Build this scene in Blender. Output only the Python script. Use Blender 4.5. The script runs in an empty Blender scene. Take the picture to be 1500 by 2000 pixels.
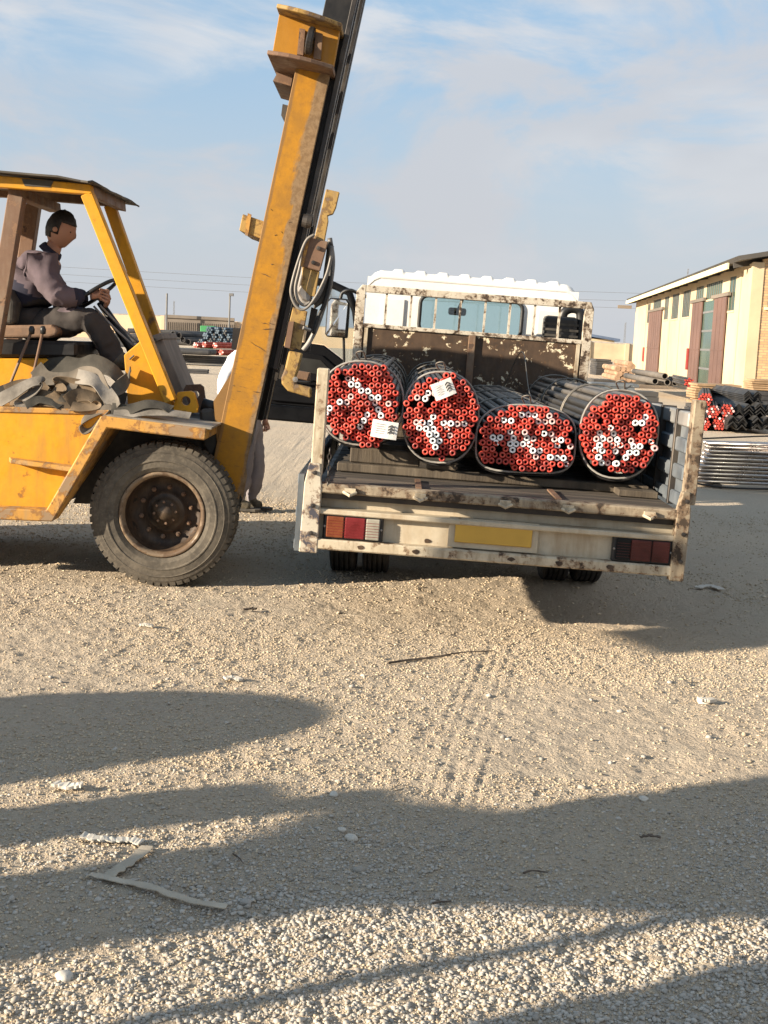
import bpy, math, random
import numpy as np
from mathutils import Vector, Matrix, noise as mnoise

random.seed(7); rng = np.random.default_rng(11)
scene = bpy.context.scene
col = scene.collection

# ------------------------------------------------------------------ camera
F = 2400.0; CAM_H = 1.65
PITCH = math.atan(340 / 2400); ROLL = math.atan(.043)
fwd = Vector((0, math.cos(PITCH), -math.sin(PITCH))); r0 = Vector((1, 0, 0)); u0 = r0.cross(fwd)
RT = r0 * math.cos(ROLL) + u0 * math.sin(ROLL); UP = -r0 * math.sin(ROLL) + u0 * math.cos(ROLL)
CAM = Vector((0, 0, CAM_H))
cd = bpy.data.cameras.new('camera'); cam = bpy.data.objects.new('camera', cd); col.objects.link(cam)
cd.sensor_fit = 'VERTICAL'; cd.sensor_height = 36; cd.lens = F / 2000 * 36
cd.clip_start = .05; cd.clip_end = 6000
m3 = Matrix((RT, UP, -fwd)).transposed()
cam.matrix_world = Matrix.Translation(CAM) @ m3.to_4x4()
scene.camera = cam

# ------------------------------------------------------------------ sky, sun, exposure
AZ = math.radians(66); TAN_EL = .30; EL = math.atan(TAN_EL)
SD = Vector((math.sin(AZ), math.cos(AZ), 0))          # where shadows run on the ground
SN = Vector((-SD.y, SD.x, 0))                         # across the shadows
world = bpy.data.worlds.new('World'); scene.world = world; world.use_nodes = True
wt = world.node_tree; wt.nodes.clear()


def N(nt, typ, ins=None, **props):
    n = nt.nodes.new(typ)
    for k, v in props.items():
        setattr(n, k, v)
    for k, v in (ins or {}).items():
        s = n.inputs[k]
        if isinstance(v, bpy.types.NodeSocket):
            nt.links.new(v, s)
        else:
            s.default_value = v
    return n


def mix(nt, f, a, b, blend='MIX'):
    c = lambda v: (v[0], v[1], v[2], 1) if isinstance(v, tuple) and len(v) == 3 else v
    return N(nt, 'ShaderNodeMix', {0: f, 6: c(a), 7: c(b)}, data_type='RGBA', blend_type=blend).outputs[2]


def rng_map(nt, v, a, b, lo=0.0, hi=1.0):
    return N(nt, 'ShaderNodeMapRange', {0: v, 1: a, 2: b, 3: lo, 4: hi}, interpolation_type='SMOOTHSTEP').outputs[0]


def math_n(nt, op, a, b=0.0):
    return N(nt, 'ShaderNodeMath', {0: a, 1: b}, operation=op).outputs[0]


def noise_n(nt, vec, scale, detail=4, rough=.6, dist=0.0):
    return N(nt, 'ShaderNodeTexNoise', {'Vector': vec, 'Scale': scale, 'Detail': detail, 'Roughness': rough, 'Distortion': dist}).outputs[0]


sky = N(wt, 'ShaderNodeTexSky', sky_type='NISHITA', sun_disc=False, sun_elevation=EL,
        sun_rotation=math.atan2(-SD.x, -SD.y), air_density=1.0, dust_density=1.2, ozone_density=1.2)
tc = N(wt, 'ShaderNodeTexCoord').outputs['Generated']
sep = N(wt, 'ShaderNodeSeparateXYZ', {0: tc})
mp = N(wt, 'ShaderNodeMapping', {0: tc, 'Location': (.35, .1, .22), 'Scale': (1.0, 1.0, 2.3)}).outputs[0]
cl = noise_n(wt, mp, 4.6, 8, .58, .5)
cl2 = noise_n(wt, mp, 1.3, 3, .5, .2)
wisp = noise_n(wt, N(wt, 'ShaderNodeMapping', {0: tc, 'Rotation': (0, .35, 0), 'Scale': (1.2, 1, 5.0)}).outputs[0], 4.2, 6, .6, .6)
csum = math_n(wt, 'ADD', math_n(wt, 'ADD', math_n(wt, 'MULTIPLY', cl, .6), math_n(wt, 'MULTIPLY', cl2, .4)), math_n(wt, 'MULTIPLY', sep.outputs[0], .20))
cfac = math_n(wt, 'ADD', rng_map(wt, csum, .50, .60, 0, .9), rng_map(wt, wisp, .50, .72, 0, .2))
haze_f = rng_map(wt, sep.outputs[2], -.02, .255, 1.0, 0.0)
cvar = noise_n(wt, N(wt, 'ShaderNodeMapping', {0: tc, 'Location': (1.7, .4, .9), 'Scale': (1, 1, 2.6)}).outputs[0], 4.0, 4, .5, .3)
SKY_WHITE = mix(wt, rng_map(wt, cvar, .38, .62), (4.25, 4.4, 4.75), (5.1, 5.25, 5.5))
skyc = mix(wt, .6, sky.outputs[0], (3.0, 4.6, 6.4))
c1 = mix(wt, math_n(wt, 'MINIMUM', cfac, .9), skyc, SKY_WHITE)
c2 = mix(wt, math_n(wt, 'MULTIPLY', haze_f, .95), c1, (4.2, 4.32, 4.55))
bg = N(wt, 'ShaderNodeBackground', {'Color': c2, 'Strength': .055})
wo = N(wt, 'ShaderNodeOutputWorld', {0: bg.outputs[0]})

sl = bpy.data.lights.new('sun', 'SUN'); sl.energy = 4.7; sl.angle = math.radians(.6); sl.color = (1, .855, .665)
so = bpy.data.objects.new('sun', sl); col.objects.link(so)
so.rotation_euler = Vector((SD.x, SD.y, -TAN_EL)).to_track_quat('-Z', 'Y').to_euler()
vs = scene.view_settings
scene.display_settings.display_device = 'sRGB'
vs.view_transform = 'Standard'; vs.look = 'None'; vs.gamma = 1; vs.use_curve_mapping = False; vs.exposure = 1.4
scene.cycles.max_bounces = 8; scene.cycles.transparent_max_bounces = 12


# ------------------------------------------------------------------ placing helpers
def ray(x, y):
    return fwd + RT * ((x - 750) / F) - UP * ((y - 1000) / F)


def at(x, y, Y):
    """photo position x, y on the upright plane at distance Y"""
    d = ray(x, y)
    return CAM + d * (Y / d.y)


def gat(x, y, z=0.0):
    d = ray(x, y)
    return CAM + d * ((z - CAM_H) / d.z)


def V(*a):
    return Vector(a)


# ------------------------------------------------------------------ mesh helpers
class MB:
    def __init__(s, T=None):
        s.v = []; s.f = []; s.m = []; s.T = T

    def add(s, vs_, fs, mi=0):
        b = len(s.v)
        s.v += [s.T(p) if s.T else Vector(p) for p in vs_]
        s.f += [tuple(i + b for i in f) for f in fs]
        s.m += [mi] * len(fs)
        return s

    def box(s, x0, x1, y0, y1, z0, z1, mi=0):
        return s.add([V(x0, y0, z0), V(x1, y0, z0), V(x1, y1, z0), V(x0, y1, z0), V(x0, y0, z1), V(x1, y0, z1), V(x1, y1, z1), V(x0, y1, z1)],
                     [(0, 3, 2, 1), (4, 5, 6, 7), (0, 1, 5, 4), (1, 2, 6, 5), (2, 3, 7, 6), (3, 0, 4, 7)], mi)

    def prism(s, poly, ext, mi=0):
        n = len(poly); a = [Vector(p) for p in poly]; ext = Vector(ext); b = [p + ext for p in a]
        return s.add(a + b, [tuple(range(n - 1, -1, -1)), tuple(range(n, 2 * n))] + [(i, (i + 1) % n, n + (i + 1) % n, n + i) for i in range(n)], mi)

    def bar(s, p, q, w, h, up=(0, 0, 1), mi=0):
        p = Vector(p); q = Vector(q); d = (q - p).normalized(); up = Vector(up)
        sx = d.cross(up)
        if sx.length < 1e-4:
            sx = d.cross(V(1, 0, 0))
        sx.normalize(); uz = sx.cross(d)
        a = [p + sx * (w / 2 * i) + uz * (h / 2 * j) for i, j in ((-1, -1), (1, -1), (1, 1), (-1, 1))]
        return s.prism(a, q - p, mi)

    def tube(s, pts, r, n=8, mi=0, closed=False, caps=True):
        pts = [Vector(p) for p in pts]; k = len(pts)
        vs_ = []; prev = None
        for i, p in enumerate(pts):
            if closed:
                t = (pts[(i + 1) % k] - pts[i - 1])
            else:
                t = (pts[min(i + 1, k - 1)] - pts[max(i - 1, 0)])
            t.normalize()
            if prev is None:
                a = t.cross(V(0, 0, 1))
                if a.length < .05:
                    a = t.cross(V(1, 0, 0))
            else:
                a = prev - t * prev.dot(t)
            a.normalize(); prev = a; b = t.cross(a)
            rr = r[i] if isinstance(r, (list, tuple)) else r
            vs_ += [p + a * (rr * math.cos(2 * math.pi * j / n)) + b * (rr * math.sin(2 * math.pi * j / n)) for j in range(n)]
        fs = []
        for i in range(k if closed else k - 1):
            for j in range(n):
                i2 = (i + 1) % k
                fs.append((i * n + j, i * n + (j + 1) % n, i2 * n + (j + 1) % n, i2 * n + j))
        if caps and not closed:
            fs.append(tuple(range(n - 1, -1, -1))); fs.append(tuple((k - 1) * n + j for j in range(n)))
        return s.add(vs_, fs, mi)

    def lathe(s, prof, c, axis=(0, 1, 0), n=32, mi=0, closed=False):
        axis = Vector(axis).normalized(); c = Vector(c)
        a = axis.cross(V(0, 0, 1))
        if a.length < .05:
            a = axis.cross(V(1, 0, 0))
        a.normalize(); b = axis.cross(a)
        vs_ = []; fs = []
        for r, h in prof:
            vs_ += [c + axis * h + a * (r * math.cos(2 * math.pi * j / n)) + b * (r * math.sin(2 * math.pi * j / n)) for j in range(n)]
        k = len(prof)
        for i in range(k if closed else k - 1):
            i2 = (i + 1) % k
            for j in range(n):
                fs.append((i * n + j, i2 * n + j, i2 * n + (j + 1) % n, i * n + (j + 1) % n))
        return s.add(vs_, fs, mi)

    def ribbon(s, pts, wdir, w, th, mi=0):
        """strap: centre line pts, width direction per point"""
        vs_ = []; k = len(pts)
        for i, p in enumerate(pts):
            t = (pts[min(i + 1, k - 1)] - pts[max(i - 1, 0)]).normalized()
            d = wdir[i] - t * wdir[i].dot(t); d.normalize(); nn = t.cross(d)
            for a, b in ((-1, -1), (1, -1), (1, 1), (-1, 1)):
                vs_.append(p + d * (a * w / 2) + nn * (b * th / 2))
        fs = [(3, 2, 1, 0), tuple((k - 1) * 4 + j for j in range(4))]
        for i in range(k - 1):
            for j in range(4):
                fs.append((i * 4 + j, i * 4 + (j + 1) % 4, i * 4 + 4 + (j + 1) % 4, i * 4 + 4 + j))
        return s.add(vs_, fs, mi)

    def build(s, name, mats, parent=None, bevel=0, smooth=False, seg=1):
        off = V(0, 0, 0); p = parent
        while p is not None:
            off += p.location; p = p.parent
        me = bpy.data.meshes.new(name)
        me.from_pydata([tuple(v - off) for v in s.v], [], s.f)
        for mt in (mats if isinstance(mats, (list, tuple)) else [mats]):
            me.materials.append(M[mt] if isinstance(mt, str) else mt)
        if any(s.m):
            me.polygons.foreach_set('material_index', s.m)
        import bmesh
        bm = bmesh.new(); bm.from_mesh(me); bmesh.ops.recalc_face_normals(bm, faces=bm.faces); bm.to_mesh(me); bm.free()
        if smooth:
            me.polygons.foreach_set('use_smooth', [True] * len(me.polygons))
        o = bpy.data.objects.new(name, me); col.objects.link(o); o.parent = parent
        if bevel:
            b = o.modifiers.new('bevel', 'BEVEL'); b.width = bevel; b.segments = seg; b.limit_method = 'ANGLE'; b.angle_limit = math.radians(40)
        return o


def tag(o, label=None, cat=None, group=None, kind=None):
    if label: o['label'] = label
    if cat: o['category'] = cat
    if group: o['group'] = group
    if kind: o['kind'] = kind
    return o


def thing(name, loc, label, cat, group=None):
    o = bpy.data.objects.new(name, None); col.objects.link(o); o.location = loc; o.empty_display_size = .1
    return tag(o, label, cat, group)


def link_copy(o, parent=None, loc=None, rot=None):
    c = o.copy(); col.objects.link(c); c.parent = parent
    if loc is not None: c.location = loc
    if rot is not None: c.rotation_euler = rot
    return c


def spline(pts, n=8):
    pts = [Vector(p) for p in pts]; out = []
    P = [pts[0] * 2 - pts[1]] + pts + [pts[-1] * 2 - pts[-2]]
    for i in range(1, len(P) - 2):
        for j in range(n):
            t = j / n; a, b, c, d = P[i - 1], P[i], P[i + 1], P[i + 2]
            out.append(.5 * ((2 * b) + (c - a) * t + (2 * a - 5 * b + 4 * c - d) * t * t + (3 * b - a - 3 * c + d) * t ** 3))
    out.append(pts[-1]); return out


# ------------------------------------------------------------------ materials
M = {}


def new_mat(name):
    m = bpy.data.materials.new(name); m.use_nodes = True; nt = m.node_tree
    M[name] = m
    return m, nt, nt.nodes['Principled BSDF']


def coord(nt, sc=(1, 1, 1)):
    o = N(nt, 'ShaderNodeTexCoord').outputs['Object']
    if sc != (1, 1, 1):
        o = N(nt, 'ShaderNodeMapping', {0: o, 'Scale': sc}).outputs[0]
    return o


def bump(nt, bs, h, strength, dist=.01):
    b = N(nt, 'ShaderNodeBump', {'Height': h, 'Strength': strength, 'Distance': dist})
    nt.links.new(b.outputs[0], bs.inputs['Normal'])


def plain(name, c, rough=.7, metal=0.0, var=.25, scale=14, bmp=.15, c2=None, sc=(1, 1, 1), spec=.5):
    m, nt, bs = new_mat(name); co = coord(nt, sc)
    n1 = noise_n(nt, co, scale, 5, .65); n2 = noise_n(nt, co, scale * .22, 3, .6)
    dark = tuple(x * (1 - var) for x in c); lite = c2 or tuple(min(1, x * (1 + var)) for x in c)
    k = mix(nt, rng_map(nt, n1, .3, .7), dark, c); k = mix(nt, rng_map(nt, n2, .4, .68), k, lite)
    nt.links.new(k, bs.inputs['Base Color'])
    nt.links.new(rng_map(nt, n1, .25, .75, max(.05, rough - .12), min(1, rough + .12)), bs.inputs['Roughness'])
    bs.inputs['Metallic'].default_value = metal; bs.inputs['Specular IOR Level'].default_value = spec
    if bmp: bump(nt, bs, n1, bmp)
    return m


def worn(name, paint, under, rust, thr=.62, scale=9, rust_thr=.66, rough=.5, dirt=(.25, .2, .14), dirt_amt=.45, soft=.02, sc=(1, 1, 1), fade=None, stripes=0.0):
    """old paint: chips down to `under`, rust around them, dust film and faded areas"""
    m, nt, bs = new_mat(name); co = coord(nt, sc)
    big = noise_n(nt, co, scale * .35, 4, .6); n1 = noise_n(nt, co, scale, 8, .68, .2); n2 = noise_n(nt, co, scale * 3.7, 6, .7)
    sm = math_n(nt, 'ADD', math_n(nt, 'MULTIPLY', n1, .65), math_n(nt, 'MULTIPLY', big, .35))
    k = mix(nt, rng_map(nt, big, .35, .68), paint, fade or tuple(x * .82 for x in paint))
    k = mix(nt, rng_map(nt, n2, .35, .8, 0, .35), k, tuple(x * .6 for x in paint))
    df = rng_map(nt, noise_n(nt, coord(nt, (2.2, 2.2, .5)), scale * .5, 5, .65), .42, .75, 0, dirt_amt)
    k = mix(nt, df, k, dirt)
    k = mix(nt, rng_map(nt, sm, thr - .05, thr - .01, 0, .7), k, rust)
    k = mix(nt, rng_map(nt, sm, thr, thr + soft), k, under)
    rs = rng_map(nt, n2, rust_thr, rust_thr + .03)
    k = mix(nt, rs, k, rust)
    nt.links.new(k, bs.inputs['Base Color']); bs.inputs['Specular IOR Level'].default_value = .3
    nt.links.new(rng_map(nt, n1, .3, .75, rough - .1, min(1, rough + .35)), bs.inputs['Roughness'])
    h = math_n(nt, 'SUBTRACT', math_n(nt, 'MULTIPLY', n2, .25), rng_map(nt, sm, thr, thr + soft, 0, .5))
    bump(nt, bs, h, .25, .006)
    return m


YEL = (.62, .285, .012)
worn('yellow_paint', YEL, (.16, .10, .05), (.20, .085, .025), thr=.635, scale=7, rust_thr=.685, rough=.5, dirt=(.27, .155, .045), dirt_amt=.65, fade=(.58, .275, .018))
worn('yellow_mast', (.37, .168, .012), (.22, .15, .09), (.16, .07, .025), thr=.60, scale=4.5, rust_thr=.69, rough=.5, dirt=(.27, .19, .11), dirt_amt=.75, sc=(1, 1, .55), fade=(.33, .155, .018))
worn('yellow_worn', (.52, .27, .06), (.25, .17, .10), (.17, .08, .035), thr=.53, scale=9, rust_thr=.63, rough=.55, dirt=(.30, .22, .13), dirt_amt=.8)
worn('olive_metal', (.38, .24, .075), (.17, .12, .08), (.12, .065, .03), thr=.55, scale=12, rust_thr=.62, rough=.6, dirt=(.24, .18, .12), dirt_amt=.7)
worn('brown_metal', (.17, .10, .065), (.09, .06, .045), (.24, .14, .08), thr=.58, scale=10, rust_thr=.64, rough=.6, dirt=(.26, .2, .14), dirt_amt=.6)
worn('cream_chipped', (.54, .47, .35), (.06, .042, .03), (.17, .095, .05), thr=.582, scale=17, rust_thr=.65, rough=.6, dirt=(.22, .165, .105), dirt_amt=.85, fade=(.42, .35, .25))
worn('cream_panel', (.52, .455, .345), (.16, .10, .06), (.26, .16, .085), thr=.64, scale=9, rust_thr=.70, rough=.5, dirt=(.33, .25, .16), dirt_amt=.8, fade=(.43, .365, .265))
worn('sill_grime', (.33, .27, .19), (.05, .036, .026), (.12, .07, .04), thr=.54, scale=15, rust_thr=.62, rough=.7, dirt=(.13, .10, .07), dirt_amt=.9, fade=(.22, .18, .13))
worn('cream_blue', (.52, .47, .38), (.06, .06, .075), (.14, .08, .05), thr=.545, scale=15, rust_thr=.63, rough=.55, dirt=(.42, .34, .24), dirt_amt=.55)
worn('head_panel', (.085, .054, .035), (.66, .58, .42), (.11, .06, .03), thr=.575, scale=17, rust_thr=.70, rough=.6, dirt=(.12, .08, .05), dirt_amt=.5, fade=(.05, .034, .024))
worn('head_frame', (.55, .50, .41), (.05, .035, .025), (.13, .075, .04), thr=.54, scale=18, rust_thr=.60, rough=.6, dirt=(.3, .22, .15), dirt_amt=.4)
plain('dark_steel', (.045, .040, .038), .5, .5, .4, 9, .2, c2=(.10, .085, .07))
plain('black_steel', (.016, .015, .015), .5, .3, .4, 10, .15)
plain('black_plastic', (.014, .014, .015), .45, 0, .3, 20, .08)
plain('dusty_black', (.035, .032, .029), .75, 0, .35, 18, .2, c2=(.09, .08, .065))
plain('bare_steel', (.30, .28, .26), .42, .7, .3, 14, .1)
plain('grime_steel', (.26, .235, .20), .6, .35, .35, 8, .2, c2=(.36, .32, .26), sc=(1, 1, .3))
m, nt, bs = new_mat('tyre'); co = coord(nt)
n1 = noise_n(nt, co, 5, 6, .65); n2 = noise_n(nt, co, 40, 4, .6)
k = mix(nt, rng_map(nt, n1, .3, .72), (.060, .053, .044), (.125, .108, .085)); k = mix(nt, rng_map(nt, n2, .45, .75, 0, .5), k, (.16, .138, .108))
nt.links.new(k, bs.inputs['Base Color']); bs.inputs['Roughness'].default_value = .9; bs.inputs['Specular IOR Level'].default_value = .25; bump(nt, bs, n2, .25)
plain('truck_tyre', (.022, .021, .020), .85, 0, .35, 18, .2, c2=(.05, .045, .04), spec=.3)
worn('rim_rust', (.040, .026, .018), (.022, .017, .013), (.07, .040, .022), thr=.55, scale=9, rust_thr=.6, rough=.55, dirt=(.16, .11, .07), dirt_amt=.5)
worn('rim_lip', (.19, .14, .095), (.10, .065, .04), (.10, .06, .035), thr=.53, scale=10, rust_thr=.62, rough=.5, dirt=(.30, .22, .14), dirt_amt=.6)
plain('hub_grease', (.030, .021, .015), .45, .2, .5, 22, .3, c2=(.08, .055, .035))
plain('seat_brown', (.22, .135, .085), .8, 0, .3, 16, .3)
plain('cloth_jacket', (.115, .090, .105), .95, 0, .25, 9, .5, c2=(.15, .12, .135), spec=.2)
plain('cloth_trouser', (.034, .031, .031), .95, 0, .3, 9, .5, c2=(.06, .053, .05), spec=.2)
plain('cloth_navy', (.028, .028, .045), .95, 0, .3, 9, .4, spec=.2)
plain('cloth_white', (.58, .58, .61), .9, 0, .2, 7, .8, spec=.2)
plain('cloth_grey', (.21, .19, .20), .95, 0, .2, 8, .5, spec=.2)
plain('skin', (.36, .19, .125), .6, 0, .12, 12, .1)
plain('hair', (.012, .010, .009), .6, 0, .3, 60, .5)
plain('shoe', (.10, .085, .06), .7, 0, .4, 20, .3)
plain('sling_grey', (.115, .10, .082), .92, 0, .5, 9, .6, c2=(.20, .17, .135), spec=.2)
plain('sling_brown', (.13, .095, .062), .92, 0, .4, 11, .5, c2=(.22, .165, .11), spec=.2)
plain('sling_pale', (.20, .18, .155), .92, 0, .5, 9, .6, c2=(.33, .30, .26), spec=.2)
plain('sling_dark', (.06, .056, .048), .92, 0, .45, 9, .6, c2=(.11, .10, .083), spec=.2)
plain('wood_plank', (.048, .039, .031), .85, 0, .6, 5, .6, c2=(.10, .08, .06), sc=(.5, 9, 9))
plain('wood_old', (.085, .066, .046), .85, 0, .4, 6, .5, c2=(.13, .105, .075), sc=(6, 6, .7))
plain('wood_pale', (.40, .28, .15), .85, 0, .3, 6, .4, c2=(.48, .35, .2), sc=(.6, 6, 6))
plain('board_grey', (.235, .19, .155), .85, 0, .25, 9, .3, sc=(3, 3, .6))
plain('cab_white', (.74, .73, .69), .35, 0, .08, 4, .03, c2=(.80, .79, .76))
plain('gate_blue', (.105, .125, .145), .65, .2, .35, 8, .2, c2=(.17, .185, .195))
plain('gate_rail', (.21, .215, .215), .6, .3, .35, 9, .2, c2=(.29, .28, .26))
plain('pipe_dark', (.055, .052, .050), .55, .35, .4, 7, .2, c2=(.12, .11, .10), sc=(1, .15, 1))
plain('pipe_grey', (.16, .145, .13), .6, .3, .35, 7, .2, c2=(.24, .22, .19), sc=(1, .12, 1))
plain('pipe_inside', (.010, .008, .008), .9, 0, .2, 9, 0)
for i, c in enumerate([(.46, .048, .030), (.39, .040, .027), (.50, .066, .042), (.28, .036, .028)]):
    plain('cap_red_%d' % i, c, .5, 0, .22, 60, .1)
plain('cap_white', (.82, .81, .80), .6, 0, .12, 60, .1)
plain('cap_pink', (.62, .36, .34), .6, 0, .3, 60, .1, c2=(.75, .62, .62))
m, nt, bs = new_mat('cap_mixed'); co = coord(nt)
rnd = N(nt, 'ShaderNodeObjectInfo').outputs['Random']
w = N(nt, 'ShaderNodeVectorMath', {0: co, 1: N(nt, 'ShaderNodeCombineXYZ', {0: rnd, 2: math_n(nt, 'MULTIPLY', rnd, 7.0)}).outputs[0]}, operation='ADD').outputs[0]
nt.links.new(mix(nt, rng_map(nt, noise_n(nt, w, 45, 2, .5), .47, .53), (.60, .07, .035), (.82, .80, .79)), bs.inputs['Base Color']); bs.inputs['Roughness'].default_value = .55
plain('wire', (.15, .135, .115), .55, .4, .3, 30, .1)
plain('rope_pale', (.24, .23, .21), .8, 0, .3, 40, .3)
plain('paper', (.78, .77, .74), .75, 0, .06, 9, .1)
plain('ink', (.06, .06, .06), .7, 0, .1, 9, 0)
plain('ink_grey', (.38, .38, .38), .7, 0, .1, 9, 0)
plain('lens_red', (.17, .020, .022), .32, 0, .3, 14, .05, spec=.3)
plain('lens_amber', (.19, .055, .022), .32, 0, .3, 14, .05, spec=.3)
plain('lens_shaded', (.085, .022, .018), .4, 0, .4, 14, .05, spec=.25)  # right lamp lens: shade put into a darker colour
plain('lens_clear', (.30, .28, .23), .35, 0, .25, 14, .05, spec=.3)
plain('plate_yellow', (.50, .30, .045), .45, 0, .12, 6, .03)
plain('rubber', (.018, .018, .018), .6, 0, .2, 12, .1)
plain('door_black', (.005, .0055, .007), .55, 0, .3, 6, .1, c2=(.008, .008, .009), spec=.06)
plain('trim_dark', (.014, .014, .014), .7, 0, .3, 6, .1, c2=(.03, .03, .028), spec=.1)
plain('hose', (.16, .15, .14), .5, 0, .4, 12, .1, c2=(.30, .28, .26))
plain('hose_pale', (.18, .165, .145), .5, .1, .3, 12, .1)
plain('roof_sheet', (.085, .075, .062), .85, .2, .4, 8, .3, c2=(.15, .13, .10))
plain('wall_plaster', (.54, .425, .275), .85, 0, .18, .9, .1, c2=(.58, .46, .305))
plain('wall_peach', (.60, .45, .30), .9, 0, .08, .2, 0)
plain('door_brown', (.135, .078, .062), .6, 0, .15, 2, .05)
plain('fascia', (.70, .64, .42), .7, 0, .1, 2, .05)
plain('roof_dark', (.06, .055, .05), .8, 0, .2, 2, .05)
plain('blue_roof', (.10, .14, .22), .7, 0, .2, 2, .05)
plain('green_glass', (.03, .06, .045), .2, 0, .3, .6, 0, c2=(.06, .11, .08), spec=.3)
plain('dark_glass', (.03, .032, .03), .2, 0, .3, .7, 0, c2=(.06, .065, .06))
plain('gate_metal', (.19, .16, .13), .7, .2, .2, 1, .05)
plain('pole_grey', (.17, .17, .17), .7, .2, .1, 2, 0)
plain('angle_steel', (.040, .039, .038), .6, .4, .4, 9, .15, c2=(.075, .07, .065))
plain('rod_brown', (.33, .21, .13), .8, 0, .35, 6, .2)
plain('plank_tan', (.34, .22, .12), .8, 0, .3, 4, .2, c2=(.42, .28, .16))
plain('pipe_concrete', (.12, .105, .09), .8, 0, .25, 3, .2)
plain('bundle_red', (.42, .075, .05), .7, 0, .4, 14, .3, c2=(.55, .14, .10))
plain('bundle_blue', (.05, .085, .125), .7, 0, .5, 5, .3, c2=(.10, .16, .22))
plain('bundle_dark', (.045, .045, .048), .75, .1, .35, 4, .2, c2=(.075, .07, .065))
plain('green_sheet', (.05, .26, .09), .6, 0, .2, 2, 0)
plain('tube_bright', (.36, .33, .31), .32, .9, .1, 9, 0)
plain('concrete', (.34, .31, .27), .9, 0, .25, 5, .3)
plain('stick', (.075, .055, .04), .9, 0, .4, 30, .4)
plain('card', (.40, .345, .265), .9, 0, .22, 18, .3, c2=(.46, .40, .31))
plain('rag_white', (.52, .48, .41), .9, 0, .15, 20, .3)

# brick gable
m, nt, bs = new_mat('brick_wall'); co = coord(nt)
mpn = N(nt, 'ShaderNodeMapping', {0: co, 'Rotation': (math.radians(90), 0, 0)}).outputs[0]
br = N(nt, 'ShaderNodeTexBrick', {'Vector': mpn, 'Color1': (.56, .37, .19, 1), 'Color2': (.46, .28, .14, 1), 'Mortar': (.30, .22, .15, 1), 'Scale': 1.0, 'Mortar Size': .012, 'Brick Width': .24, 'Row Height': .085})
nt.links.new(br.outputs[0], bs.inputs['Base Color']); bs.inputs['Roughness'].default_value = .9; bump(nt, bs, br.outputs[1], -.4, .02)

# cab and window glass
def glass(name, tint, refl=.12):
    m, nt, bs = new_mat(name); nt.nodes.remove(bs)
    tr = N(nt, 'ShaderNodeBsdfTransparent', {0: (*tint, 1)}); gl = N(nt, 'ShaderNodeBsdfGlossy', {0: (.9, .95, 1, 1), 1: .03})
    lw = N(nt, 'ShaderNodeLayerWeight', {0: .25})
    f = math_n(nt, 'ADD', math_n(nt, 'MULTIPLY', lw.outputs['Fresnel'], .8), refl)
    sh = N(nt, 'ShaderNodeMixShader', {0: f, 1: tr.outputs[0], 2: gl.outputs[0]})
    nt.links.new(sh.outputs[0], nt.nodes['Material Output'].inputs[0])


glass('cab_glass', (.90, .97, .96), .05)
glass('door_glass', (.86, .90, .90), .08)
m, nt, bs = new_mat('mirror'); bs.inputs['Base Color'].default_value = (.85, .87, .88, 1); bs.inputs['Metallic'].default_value = 1; bs.inputs['Roughness'].default_value = .04

# ground
m, nt, bs = new_mat('ground'); co = coord(nt)
g1 = noise_n(nt, co, .55, 5, .6, .3); g2 = noise_n(nt, co, 6, 6, .65); g3 = noise_n(nt, co, 48, 5, .7); g4 = noise_n(nt, co, 170, 3, .6)
vor = N(nt, 'ShaderNodeTexVoronoi', {'Vector': co, 'Scale': 62.0, 'Randomness': 1.0})
k = mix(nt, rng_map(nt, g1, .35, .65), (.55, .45, .335), (.50, .42, .325))
k = mix(nt, rng_map(nt, g2, .38, .7, 0, .6), k, (.55, .47, .36))
k = mix(nt, rng_map(nt, g3, .5, .72, 0, .55), k, (.30, .24, .17))
k = mix(nt, rng_map(nt, g4, .55, .75, 0, .4), k, (.62, .54, .42))
nt.links.new(k, bs.inputs['Base Color']); bs.inputs['Roughness'].default_value = .95; bs.inputs['Specular IOR Level'].default_value = .15
hh = math_n(nt, 'ADD', math_n(nt, 'MULTIPLY', g3, 1.0), math_n(nt, 'ADD', math_n(nt, 'MULTIPLY', vor.outputs[0], -.35), math_n(nt, 'MULTIPLY', g4, .35)))
bump(nt, bs, hh, 1.0, .03)

for nm, ca, cb, cc in (('gravel', (.40, .365, .315), (.48, .44, .38), (.31, .28, .24)), ('chips', (.49, .395, .275), (.57, .475, .35), (.38, .305, .215))):
    m, nt, bs = new_mat(nm)
    ri = N(nt, 'ShaderNodeNewGeometry').outputs['Random Per Island']
    k = mix(nt, rng_map(nt, ri, .1, .5), cc, ca); k = mix(nt, rng_map(nt, ri, .55, .95), k, cb)
    k = mix(nt, rng_map(nt, noise_n(nt, coord(nt), 160, 3, .6), .4, .7, 0, .3), k, cc)
    nt.links.new(k, bs.inputs['Base Color']); bs.inputs['Roughness'].default_value = .9; bs.inputs['Specular IOR Level'].default_value = .2

# ================================================================== GROUND
_tab = rng.random((256, 256))


def vnoise(x, y):
    xi = np.floor(x).astype(int); yi = np.floor(y).astype(int); fx = x - xi; fy = y - yi
    fx = fx * fx * (3 - 2 * fx); fy = fy * fy * (3 - 2 * fy)
    a = _tab[xi % 256, yi % 256]; b = _tab[(xi + 1) % 256, yi % 256]; c = _tab[xi % 256, (yi + 1) % 256]; d = _tab[(xi + 1) % 256, (yi + 1) % 256]
    return (a * (1 - fx) + b * fx) * (1 - fy) + (c * (1 - fx) + d * fx) * fy - .5


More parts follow.
